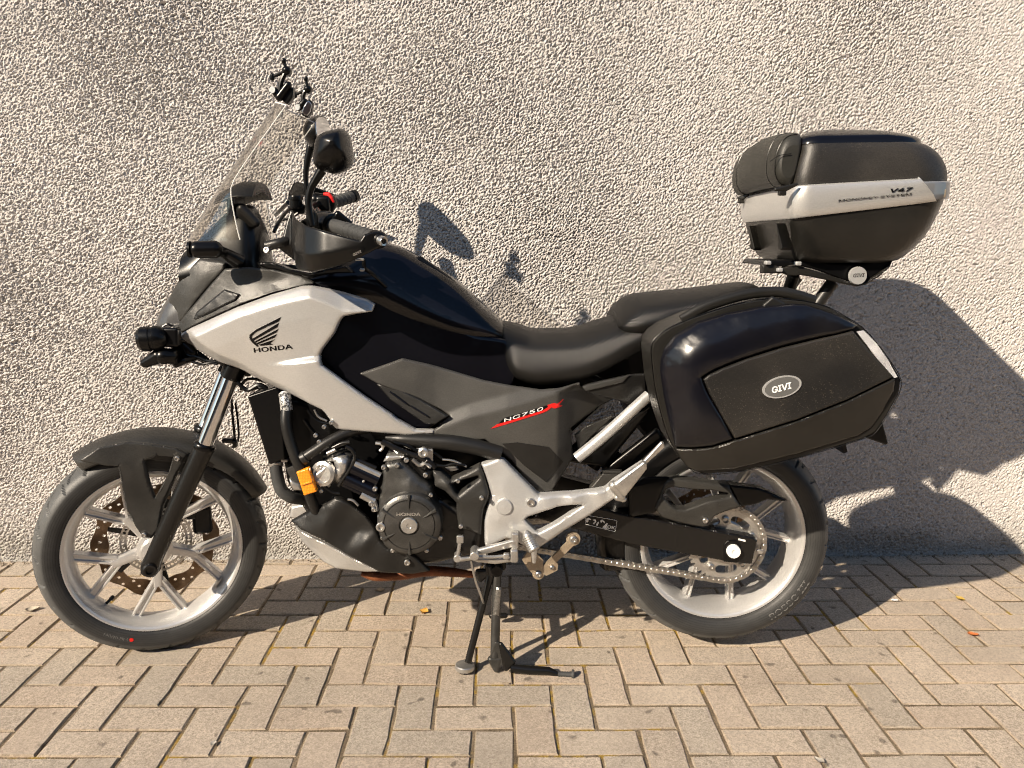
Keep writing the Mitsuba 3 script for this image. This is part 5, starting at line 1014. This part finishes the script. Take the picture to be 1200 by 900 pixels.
part('hand_guard', panel([(-.5729,.56,1.3356),(-.5651,.6,1.3391),(-.5438,.66,1.3337),(-.4962,.7,1.3153),(-.4637,.7,1.3035),(-.4763,.7,1.2953),(-.5415,.68,1.2999),(-.5564,.64,1.3018),(-.5677,.6,1.2764),(-.584,.56,1.2593),(-.5897,.54,1.2775),(-.5832,.55,1.3084)], t=.004, edge=.006, bulge=.004), 'm_black')
part('lever', cat(tube([(-.5737,.5,1.2722),(-.6136,.56,1.2514),(-.6442,.62,1.2394)], .006, 10), tube([(-.5298,.44,1.2408),(-.5527,.44,1.2259),(-.5867,.44,1.2165),(-.6011,.44,1.1888)], .0045, 10)), 'm_black')
part('cable', cat(tube([(-.5451,.4,1.2503),(-.5492,.35,1.2309),(-.553,.3,1.2054),(-.559,.28,1.1844)], .005, 8), tube([(-.4424,.3,1.2476),(-.414,.2,1.2312),(-.4023,.1,1.2128)], .005, 8)), 'm_black')
part('gauge_cowl', hull(([(-.5983,.14,1.2415)][0], .014), ([(-.5656,.14,1.2078)][0], .012), ([(-.6421,.28,1.246)][0], .014), ([(-.6072,.28,1.21)][0], .012), ([(-.6258,.2,1.202)][0], .014)), 'm_dark')
part('cable', tube([(-.2693,0,1.1208),(-.2701,.02,1.0986),(-.258,.04,1.0854),(-.2416,.055,1.0691),(-.2236,.06,1.0514)], .005, 8), 'm_black')
part('guard_strap', rbox((.02, .008, .006), .002, [(-.2614,-.1,1.1223)][0]), 'm_alu')
part('cable_clip', rbox((.012, .01, .008), .003, [(-.2731,0,1.0948)][0]), 'm_alu')
part('upper_cover', panel([(-.5553,.08,1.1074),(-.5109,.07,1.1096),(-.4618,.05,1.0932),(-.407,.03,1.085),(-.3606,.02,1.095),(-.3167,.02,1.103),(-.3003,.03,1.0856),(-.337,.025,1.0856),(-.4097,.04,1.0751),(-.468,.06,1.0833),(-.5336,.08,1.0948)], t=.03, edge=.006, bulge=.005), 'm_black')
mo = [(-.3464,-.16,1.3572),(-.3435,-.16,1.3738),(-.3384,-.16,1.3865),(-.325,-.16,1.3955),(-.3077,-.16,1.4011),(-.2887,-.16,1.4046),(-.2796,-.16,1.4035),(-.2719,-.16,1.3948),(-.2672,-.16,1.3816),(-.2644,-.16,1.3606),(-.262,-.16,1.3429),(-.2653,-.16,1.33),(-.2789,-.16,1.317),(-.2964,-.16,1.3091),(-.3079,-.16,1.309),(-.3222,-.16,1.3134),(-.3364,-.16,1.3166),(-.3476,-.16,1.3254),(-.3492,-.16,1.3433)]
mo = chaikin(np.array(mo), 2); ma = np.array([(-.2945,-.16,1.3687)][0])
def lring(f, y):
    q = ma + (mo - ma) * f; q[:, 1] = y; return q
MR = part('mirror', skin([lring(.97, -.122), lring(1., -.128), lring(1., -.142), lring(.985, -.150), lring(.93, -.165), lring(.80, -.183), lring(.6, -.197), lring(.35, -.205), lring(.1, -.208)]), 'm_black', smooth=60)
part('mirror_glass', skin([lring(.90, -.1215), lring(.86, -.1205)]), 'm_chrome', MR)
part('stem', cat(tube([(-.3364,-.12,1.3187),(-.352,-.12,1.2956),(-.3633,-.12,1.2754),(-.3685,-.12,1.2494),(-.3655,-.12,1.2203),(-.3616,-.12,1.197)], [.011, .009, .0078, .0078, .0078, .0085], 14), lathe([(.0125, 0), (.0135, .003), (.0125, .028), (.009, .032)], [(-.3645,-.11,1.1971)][0], (0, 0, 1), 20)), 'm_black', MR)
mc = np.array([(-.4787,.53,1.4732)][0]); mw, mn = np.array((.06, 1., 0)), np.array((.99, -.06, .08)); mu = np.array((-.10, -.0, 1.))
def mring(f, dpt, w=.088, hgt=.052):
    q = []
    for t in np.arange(36) * math.pi / 18:
        cx_, cz_ = math.copysign(abs(math.cos(t)) ** .75, math.cos(t)), math.copysign(abs(math.sin(t)) ** .75, math.sin(t))
        q.append(mc + mw * w * f * cx_ + mu * (hgt * f * cz_ * (1 + .18 * cx_)) + mn * dpt)
    return np.array(q)
MR2 = part('mirror', skin([mring(1.0, .012), mring(1.0, .004), mring(.97, -.006), mring(.85, -.022), mring(.6, -.034), mring(.25, -.039)]), 'm_black', smooth=50)
part('mirror_glass', skin([mring(.93, .0125), mring(.92, .0135), mring(.4, .0138)]), 'm_chrome', MR2)
part('stem', cat(tube([(-.5192,.57,1.4622),(-.5169,.57,1.439),(-.5263,.57,1.4038),(-.5335,.57,1.3645),(-.5334,.57,1.3251),(-.5309,.57,1.2854),(-.5303,.57,1.2375)], [.009, .013, .011, .0085, .008, .008, .008], 12)), 'm_black', MR2)

# ---- tail, grab rail and luggage rack
part('grab_rail', loft([symm(x, [(v, z - .02) for v, z in h]) for x, h in [(.70, [(0, 1.045), (.06, 1.043), (.10, 1.035), (.11, 1.02), (.09, 1.0)]), (.76, [(0, 1.058), (.08, 1.056), (.125, 1.046), (.13, 1.028), (.10, 1.0)]), (.84, [(0, 1.056), (.08, 1.054), (.125, 1.044), (.13, 1.022), (.10, .99)]), (.885, [(0, 1.03), (.07, 1.028), (.10, 1.018), (.11, 1.0), (.09, .98)])]], 5), 'm_dark')
part('tail_unit', loft([symm(x, h) for x, h in [(.50, [(0, .985), (.06, .98), (.11, .95), (.11, .90), (.08, .86)]), (.65, [(0, 1.02), (.07, 1.015), (.12, .98), (.11, .93), (.08, .90)]), (.80, [(0, 1.035), (.07, 1.03), (.11, .99), (.10, .95), (.07, .93)]), (.90, [(0, .99), (.05, .985), (.07, .97), (.06, .95), (.04, .94)])]], 4), 'm_black')
RK = 'motorcycle__luggage_rack'
RK = part('luggage_rack', cat(hull(([(.8095,.09,1.08)][0], .016), ([(.8053,.1,1.05)][0], .016)), hull(([(.8972,.33,1.069)][0], .016), ([(.8884,.33,1.0362)][0], .016)), hull(([(.8095,.09,1.08)][0], .010), ([(.8972,.33,1.069)][0], .010))), 'm_black')
for yy in (.085, .335): part('rail', tube([W_ for W_ in (np.array([(.9105,.085,1.0678)][0]) + (0, yy - .085, 0), np.array([(.8869,.085,1.0319)][0]) + (0, yy - .085, 0), np.array([(.8632,.085,.9957)][0]) + (0, yy - .085, 0), np.array([(.8328,.085,.9593)][0]) + (0, yy - .085, 0))], .0165, 18, 3), 'm_dark', RK)
lp = [(.7092,.03,1.1112),(.7129,.03,1.1131),(.7282,.03,1.1125),(.7444,.03,1.1089),(.7604,.03,1.1071),(.7761,.03,1.1109),(.7855,.03,1.1135),(.8029,.03,1.1142),(.8065,.03,1.1092),(.8405,.03,1.1013),(.8733,.03,1.0902),(.9062,.03,1.079),(.9325,.03,1.071),(.9583,.03,1.0686),(.9723,.03,1.0737),(1.001,.03,1.0935),(1.0247,.03,1.114),(1.0326,.03,1.1251),(1.0332,.03,1.1332),(1.0165,.03,1.1344),(.9671,.03,1.1153),(.9033,.03,1.1149),(.807,.03,1.1237),(.718,.03,1.1231)]
part('plate', panel(lp, t=.17, edge=.004, bulge=.003), 'm_black', RK)
ed = [*[(.7082,.025,1.1113),(.7107,.025,1.112)], *[(.8014,.025,1.1094),(.8713,.025,1.0904),(.9303,.025,1.0706),(.9468,.025,1.065),(.9625,.025,1.0683),(.9989,.025,1.0911),(1.024,.025,1.1133),(1.0312,.025,1.1283),(1.0288,.025,1.1127),(1.0025,.025,1.0858),(.9692,.025,1.0645),(.9472,.025,1.0603),(.9245,.025,1.0633),(.8724,.025,1.0756),(.8336,.025,1.0826),(.8012,.025,1.09),(.776,.025,1.0867),(.7662,.025,1.0907),(.7104,.025,1.0919)]]
part('plate_edge', panel([(.7072,.022,1.1117),(.7415,.022,1.111),(.7547,.022,1.1042),(.7733,.022,1.1096),(.8003,.022,1.1092),(.8701,.022,1.0902),(.9225,.022,1.072),(.9454,.022,1.0658),(.9642,.022,1.0703),(.9973,.022,1.0925),(1.0224,.022,1.1143),(1.0287,.022,1.1321),(1.03,.022,1.1253),(1.0245,.022,1.1096),(1.0011,.022,1.086),(.9679,.022,1.0647),(.9459,.022,1.0604),(.9232,.022,1.0638),(.8712,.022,1.0758),(.8324,.022,1.0834),(.8003,.022,1.0879),(.7908,.022,1.0863),(.7749,.022,1.0862),(.7651,.022,1.0911),(.7095,.022,1.0914)], t=.02, edge=.003, bulge=.003), 'm_casebody', RK)
bdg = np.array([(.9428,.018,1.0874)][0])
BG = part('round_badge', lathe([(.0222, -.004), (.0222, .003), (.021, .005), (.0001, .0055)], bdg, (0, -1, 0), 40), 'm_frame', RK)
part('lettering', text('GIVI', bdg + (-.0135, -.0048, -.004), bdg + (.0135, -.0048, -.002), .0082, bold=True, shear=.2), 'm_dark', BG, False)
for p in [(.7183,.02,1.1172),(.7928,.02,1.1161),(.7479,.02,1.1002)]: part('rubber_stud', rbox((.014, .02, .010), .003, p), 'm_frame', RK)

# ---------------------------------------------------------------- top case
def rrect(x0, x1, y0, y1, r, z, n=8, zs=0.):
    out = []
    for cx, cy, a0 in ((x1 - r, y1 - r, 0), (x0 + r, y1 - r, 90), (x0 + r, y0 + r, 180), (x1 - r, y0 + r, 270)):
        for a in np.linspace(a0, a0 + 90, n): out.append((cx + r * math.cos(math.radians(a)), cy + r * math.sin(math.radians(a))))
    return out, z, zs
def stack(levels, n=4):
    secs = []
    for (x0, x1, y0, y1, rl, rr, z, zs) in levels:
        ring = []
        for cx, cy, a0, r in ((x1, y1, 0, rr), (x0, y1, 90, rl), (x0, y0, 180, rl), (x1, y0, 270, rr)):
            sx, sy = (-1 if cx == x1 else 1), (-1 if cy == y1 else 1)
            for a in np.linspace(a0, a0 + 90, 10):
                x = cx + sx * r + r * math.cos(math.radians(a)); y = cy + sy * r * .8 + r * .8 * math.sin(math.radians(a))
                ring.append((x, y, z + zs * (x - .93)))
        secs.append(ring)
    S_ = np.array(secs); t = np.arange(len(S_)); c = PchipInterpolator(t, S_, axis=0)(np.linspace(0, len(S_) - 1, (len(S_) - 1) * n + 1))
    return skin(list(c))
TC = 'top_case'
TCX = .030
def _obj(n, m, mat, parent, smooth=32):
    m = m.copy(); v = np.array(m.vertices); v[:, 0] += TCX + .06 * (v[:, 1] - YC); m = trimesh.Trimesh(v, m.faces, process=False)   # the case sits a little askew on its rack
    return obj(n, m, mat, parent, smooth)
tag(TC, 'dark top case with silver band and padded backrest, mounted on the rear rack', 'top case')
# (x0, x1, y0, y1, left radius, right radius, z, slope)
_obj('lid', stack([(0.740, 1.122, -.050, .470, .04, .10, 1.302, .05), (0.738, 1.120, -.050, .470, .04, .10, 1.325, .05), (0.743, 1.106, -.048, .468, .04, .10, 1.358, .045), (0.750, 1.078, -.044, .464, .04, .10, 1.388, .03), (0.750, 1.052, -.038, .458, .04, .10, 1.400, .02)]), 'm_case', TC, 40)
_obj('lid_top', stack([(0.746, 1.056, -.040, .460, .04, .10, 1.398, .02), (0.750, 1.052, -.034, .454, .04, .10, 1.412, .02), (0.768, 1.03, -.012, .432, .05, .10, 1.424, .012), (0.808, .99, .04, .38, .05, .08, 1.436, .0), (0.848, .95, .15, .27, .03, .04, 1.440, 0)]), 'm_gloss', TC, 40)
BD = _obj('body', stack([(0.738, 1.120, -.050, .470, .04, .10, 1.300, .05), (0.740, 1.120, -.049, .469, .04, .10, 1.270, .05), (0.738, 1.112, -.046, .466, .05, .11, 1.232, .04), (0.746, 1.098, -.038, .458, .05, .11, 1.195, .02), (0.758, 1.070, -.020, .440, .06, .11, 1.150, .01), (0.773, 1.035, .0, .42, .06, .09, 1.125, .0), (0.788, 1.01, .02, .40, .06, .08, 1.118, 0)]), 'm_casebody', TC, 40)
# silver band round the front and the near and far sides
def band_mesh():
    ring = []
    r = .04
    pts = [(1.078, -.052), (1.02, -.0535), (.93, -.054), (.84, -.054)] + [(.735 + r + r * math.cos(math.radians(a)), -.054 + r * .8 + r * .8 * math.sin(math.radians(a))) for a in np.linspace(270, 180, 8)]
    pts += [(.734, .05), (.733, .13), (.733, YC)]
    pts += [(x, 2 * YC - y) for x, y in pts[-2::-1]]
    pts = np.array(pts)
    t = np.gradient(pts, axis=0); n = np.c_[t[:, 1], -t[:, 0]]; n /= np.linalg.norm(n, axis=1, keepdims=True)
    if n[2][1] > 0: n = -n
    rows = []
    for k, (x, y) in enumerate(pts):
        u = (x - .73) / (1.08 - .73)
        zt, zb = 1.298 + .022 * u, 1.222 + .043 * u
        h = zt - zb
        sec = [(zt, .000), (zt - .003, .005), (zt - h * .28, .009), (zt - h * .72, .008), (zb + .003, .001), (zb, -.002), (zb, -.012), (zt, -.012)]
        xo = .030 * 0
        rows.append(np.array([(x + n[k][0] * o + (-(1.32 - z) * .0), y + n[k][1] * o, z) for z, o in sec]))
    # the band's rear ends slant backwards towards the bottom
    for row, s in ((rows[0], 1), (rows[-1], 1)):
        row[:, 0] = 1.022 + (1.318 - row[:, 2]) / .050 * .045
    return skin(rows)
_obj('band', band_mesh(), 'm_silver', TC, 30)
va, vb = [(.9631,-.064,1.2832)][0], [(1.0145,-.064,1.2872)][0]
obj('lettering', text('V47', va, vb, .0078, bold=True, shear=.55), 'm_black', TC + '__band', False)
obj('lettering', text('MONOKEY SYSTEM', [(.8465,-.0645,1.2617)][0], [(1.0151,-.0645,1.2784)][0], .0042, shear=.4), 'm_black', TC + '__band', False)
RLT = _obj('rear_light', stack([(.99, 1.126, -.055, .475, .03, .10, 1.262, .05), (.99, 1.128, -.0565, .4765, .03, .10, 1.275, .05), (.99, 1.128, -.0565, .4765, .03, .10, 1.298, .05), (.99, 1.126, -.054, .474, .03, .10, 1.304, .05)]), 'm_lamp', TC, 40)
_obj('amber_cell', rbox((.018, .010, .020), .003, (1.089, -.0325, 1.284)), 'm_bronze', RLT)
cu = []
for y, s in ((-.030, .60), (-.022, .86), (-.004, 1.), (.06, 1.04), (.13, 1.07), (YC, 1.09), (.29, 1.07), (.36, 1.04), (.424, 1.), (.442, .86), (.450, .60)):
    c0_ = np.array((.752, 1.350)); ring = [(.782, 1.416), (.762, 1.420), (.738, 1.412), (.722, 1.386), (.716, 1.350), (.720, 1.316), (.738, 1.294), (.765, 1.298), (.775, 1.35)]
    dz = .012 * (1 - ((y - YC) / .24) ** 2)
    cu.append([(c0_[0] - .026 + (x - c0_[0]) * s, y, c0_[1] + (z - c0_[1]) * s + dz) for x, z in ring])
BR = _obj('backrest', loft(cu, 4, k=3), 'm_cushion', TC, 60)
def seam(y, s, a, b):
    c0_ = np.array((.752, 1.350)); ring = [(.782, 1.416), (.762, 1.420), (.738, 1.412), (.722, 1.386), (.716, 1.350), (.720, 1.316), (.738, 1.294), (.765, 1.298)]
    q = chaikin(np.array(ring), 3)[2:-3]
    dz = .012 * (1 - ((y - YC) / .24) ** 2)
    return [(c0_[0] - .026 + (x - c0_[0]) * s - .0002, y, c0_[1] + (z - c0_[1]) * s + dz) for x, z in q]
for y, s in ((-.016, .955), (.05, 1.036), (.37, 1.036)): _obj('seam', tube(seam(y, s, 0, 1), .0011, 6, 1), 'm_black', BR)
obj('side_seam', tube([(.6918,-.034,1.3535),(.7035,-.034,1.3625),(.7178,-.034,1.3683),(.7397,-.034,1.3711)], .0010, 6), 'm_black', BR)
for p, q in ((([(.6989,-.062,1.2878)][0]), ([(.7468,-.062,1.2999)][0])), (([(.7483,.4,1.2911)][0]), ([(.769,.38,1.299)][0]))):
    p, q = np.array(p), np.array(q)
    CLP = obj('clip', cat(hull((p, .004), (q, .0035), (p + (q - p) * .5 + (0, 0, -.006), .004)), rbox((.018, .012, .012), .003, p + (q - p) * .35 + (0, .004, -.012))), 'm_casebody', TC)
for x, y in ((.800, -.034), (.742, .22)):
    pass
for pts in ([(.7328,-.02,1.2123),(.7552,-.02,1.1551),(.7501,-.02,1.1484),(.7399,-.02,1.152)], [(.766,.3,1.211),(.7887,.3,1.1515),(.7867,.3,1.1437),(.7727,.3,1.1478)]):
    q = np.array(pts)
    obj('rib', trimesh.Trimesh(np.vstack([q + (-.012, 0, 0), q + (.02, .03, 0), [q[1] + (-.020, -.01, .0)], [q[2] + (-.020, -.01, 0)]])).convex_hull, 'm_casebody', TC, False)

# ---------------------------------------------------------------- side cases
def pannier(key, mr, full):
    fx = mirror if mr else (lambda m: m)
    def po(n, m, mat, parent=key, smooth=40):
        m = fx(m)
        if mr: m.apply_translation((.01, 0, -.085))
        return obj(n, m, mat, parent, smooth)
    ring0 = np.array([(.3928,-.14,.9265),(.3956,-.14,.9467),(.4109,-.14,.9651),(.4359,-.14,.9824),(.4891,-.14,1.0055),(.5788,-.14,1.0355),(.6577,-.14,1.0495),(.7378,-.14,1.0454),(.796,-.14,1.0316),(.8437,-.14,1.0074),(.883,-.14,.9835),(.9241,-.14,.9423),(.9599,-.14,.8984),(.9837,-.14,.8622),(.9823,-.14,.8268),(.9594,-.14,.7762),(.9365,-.14,.736),(.9056,-.14,.7178),(.7642,-.14,.6738),(.6186,-.14,.6369),(.5301,-.14,.6306),(.5,-.14,.6421),(.4752,-.14,.6695),(.447,-.14,.7117),(.4241,-.14,.7714),(.4038,-.14,.8481)])
    c = ring0.mean(0)
    def at(y, s):
        r = c + (ring0 - c) * s; r[:, 1] = y; return r
    po('shell', skin([at(-.02, .93), at(-.03, .965), at(-.06, .972), at(-.14, .98), at(-.172, .974), at(-.176, .970), at(-.177, .958), at(-.181, .954), at(-.1815, .92)]), 'm_casebody')
    lidp = [(.4227,-.19,.8799),(.4233,-.19,.9082),(.4303,-.192,.9321),(.4505,-.196,.9607),(.4976,-.202,.991),(.5611,-.208,1.0117),(.6358,-.212,1.0272),(.706,-.214,1.0343),(.7346,-.214,1.0334),(.7961,-.212,1.0149),(.8542,-.208,.9885),(.8404,-.216,.9783),(.7569,-.224,.9612),(.6792,-.23,.9429),(.6027,-.234,.9189),(.5485,-.236,.898),(.5191,-.236,.8835),(.5059,-.236,.8741),(.5215,-.236,.8379),(.5545,-.236,.7875),(.5853,-.232,.7332),(.5404,-.22,.7138),(.4986,-.208,.7059),(.4648,-.192,.7038),(.4458,-.19,.771),(.4321,-.19,.8286)]
    lid = panel(lidp, mode='tps', inner=[(.4598,-.228,.903),(.4671,-.226,.9331),(.5084,-.23,.964),(.5992,-.232,.9865),(.708,-.23,1.0004),(.7987,-.222,1.0001),(.4772,-.23,.8141),(.5042,-.226,.7337),(.4576,-.222,.8574),(.456,-.21,.7641)], t=.016, edge=.012, bulge=.008, blur=2)
    LD = po('lid', lid, 'm_caselid')
    po('seal', tube(np.vstack([at(-.1775, .973), at(-.1775, .973)[:1]]), .0010, 6, 2), 'm_guard')
    cen = panel([(.5094,-.236,.8702),(.521,-.236,.8802),(.5499,-.2355,.8946),(.6041,-.2335,.9155),(.6807,-.2295,.9395),(.7585,-.2235,.9578),(.8398,-.2155,.976),(.8856,-.214,.9272),(.9457,-.206,.8734),(.8362,-.22,.8218),(.7237,-.23,.7787),(.5871,-.233,.7357),(.5545,-.236,.7875),(.5242,-.236,.8379)], t=.02, edge=.006, bulge=.003)
    CN = po('centre_panel', cen, 'm_case')
    if full:
        po('reflector', drape(plate([(.8477,-.2,.9748),(.8631,-.2,.9776),(.8934,-.2,.9499),(.9273,-.2,.9091),(.9521,-.2,.8724),(.9444,-.2,.8707),(.8986,-.2,.9163)], 0, .002), cen, .0028), 'm_reflect', CN, False)
        bc = np.array([(.6838,-.234,.8538)][0]); ux = np.array([(.7272,-.234,.864)][0]) - bc; L = np.linalg.norm(ux); ux = ux / L; uz = np.array((-ux[2], 0, ux[0]))
        def ell(f, n=40): return Polygon([tuple((bc + ux * L * f * math.cos(t) + uz * L * f * .54 * math.sin(t))[[0, 2]]) for t in np.linspace(0, 2 * math.pi, n)[:-1]])
        def epl(f): return plate([(x, 0, z) for x, z in list(ell(f).exterior.coords)[:-1]], 0, .002)
        po('badge_rim', drape(epl(1.), cen, .0030), 'm_frame', CN, False)
        po('badge', drape(epl(.88), cen, .0034), 'm_badge', CN, False)
        po('lettering', drape(text('GIVI', [(.662,-.236,.8396)][0], [(.7043,-.236,.8509)][0], .0135, bold=True, shear=.15), cen, .0048), 'm_white', CN, False)
    po('lower_band', panel([(.4649,-.192,.7003),(.4987,-.208,.703),(.5405,-.22,.7104),(.5878,-.232,.7297),(.7244,-.229,.774),(.837,-.219,.8171),(.9489,-.205,.8688),(.9527,-.196,.8386),(.9365,-.186,.788),(.9141,-.186,.7494),(.8832,-.188,.731),(.744,-.192,.6893),(.6026,-.192,.6534),(.5172,-.19,.6467),(.4953,-.188,.6562),(.4789,-.188,.6769)],
                           inner=[(.5113,-.206,.6879),(.6747,-.22,.7269),(.8428,-.212,.7831),(.5947,-.212,.6897)], t=.02, edge=.006, bulge=.004), 'm_casebody')
    if full:
        po('handle', tube([(.4687,-.17,.9947),(.5151,-.17,1.0213),(.5701,-.17,1.0411),(.6253,-.17,1.0547),(.6811,-.17,1.0584),(.7264,-.17,1.0508),(.7666,-.17,1.0388)], .0085, 12, 5, flat=1.4), 'm_casebody')
        po('handle_recess', panel([(.5672,-.175,1.0181),(.5972,-.175,1.0305),(.6249,-.175,1.0351),(.6208,-.175,1.0295),(.5867,-.175,1.0182)], t=.01, edge=.002, bulge=.002), 'm_black')
    po('latch', hull(([(.6517,-.18,1.0284)][0], .006), ([(.6675,-.18,1.0424)][0], .007), ([(.6906,-.18,1.0314)][0], .006)), 'm_dark')
    po('mount', tube([np.array([(.5558,0,.8046)][0]), np.array([(.5709,.06,.7933)][0]), np.array([(.5778,.1,.852)][0])], .01, 10, 1), 'm_dark')
    po('mount', tube([np.array([(.8641,0,.8689)][0]), np.array([(.9025,.1,.8863)][0])], .01, 10, 1), 'm_dark')
pbr('m_badge', (.16, .16, .155), .35, .4)
tag('pannier', 'black side case with oval badge hung on the near side of the motorcycle', 'side case')
tag('pannier_001', 'black side case on the far side of the motorcycle, next to the wall, mostly hidden', 'side case')
pannier('pannier', False, True)
pannier('pannier_001', True, False)

# ---------------------------------------------------------------- leaves and scraps on the ground
def leaf(key, x, y, s, rot, col, label, curl=.35, cat_='leaf', n=9):
    pts = []
    for t in np.linspace(0, 1, n):
        w = s * .36 * math.sin(math.pi * t) ** .8 * (1 + .25 * math.sin(9 * t + x * 50)) + .0003
        for u in (-1, -.4, .4, 1): pts.append((t * s - s / 2, u * w, .002 + curl * s * (abs(u) ** 2) * .35 + curl * s * .6 * (t - .4) ** 2))
    i = np.arange(n * 4).reshape(n, 4)
    f = np.stack([i[:-1, :-1], i[1:, :-1], i[1:, 1:], i[:-1, 1:]], -1).reshape(-1, 4)
    v = np.array(pts); top = v + (0, 0, .0006)
    f = np.vstack([f, f[:, ::-1] + len(v)]); v = np.vstack([top, v])
    a = math.radians(rot); R = np.array([[math.cos(a), -math.sin(a), 0], [math.sin(a), math.cos(a), 0], [0, 0, 1]])
    m = trimesh.Trimesh(v @ R.T + (x, y, .001), np.vstack([f[:, [0, 1, 2]], f[:, [0, 2, 3]]]), process=False)
    mat = 'm_leaf_' + key
    def fn(p, nn, uv): return mix(tuple(.6 * c for c in col), col, fbm(p.x * 120, p.y * 120, 1.0))
    scene[mat] = {'type': 'twosided', 'bsdf': {'type': 'diffuse', 'reflectance': proc(fn)}}
    k = obj(key, m, mat, smooth=40)
    tag(k, label, cat_)
LEAVES = [('curled_leaf', (-0.176, 0.415), 0.034, 70, (0.75, 0.42, 0.1), 'curled orange yellow leaf on the blocks left of the side stand'),
    ('pale_leaf', (-1.417, 0.428), 0.042, 20, (0.52, 0.46, 0.37), 'pale dry leaf on the blocks left of the front wheel'),
    ('red_leaf', (1.493, 0.261), 0.03, -30, (0.52, 0.17, 0.06), 'small rusty red leaf on the sunlit blocks at the far right'),
    ('cream_leaf', (-0.340, 0.571), 0.03, 15, (0.66, 0.5, 0.33), 'small cream leaf at the shadow edge under the belly pan'),
    ('white_scrap', (1.367, 0.492), 0.022, -20, (0.75, 0.75, 0.74), 'tiny white paper scrap at the edge of the shadow behind the rear wheel'),
    ('grey_scrap', (0.794, -0.328), 0.024, -50, (0.42, 0.39, 0.34), 'light grey scrap by the bottom edge right of the middle'),
    ('yellow_leaf', (1.593, 0.505), 0.03, -60, (0.62, 0.43, 0.1), 'small yellow leaf at the shadow edge near the right side'),
    ('dry_scrap', (-0.607, -0.258), 0.018, 80, (0.45, 0.42, 0.37), 'pale dry scrap stuck in the joint at the lower left')]
for key, (x, y), s, rot, col, lab in LEAVES: leaf(key, x, y, s, rot, col, lab)
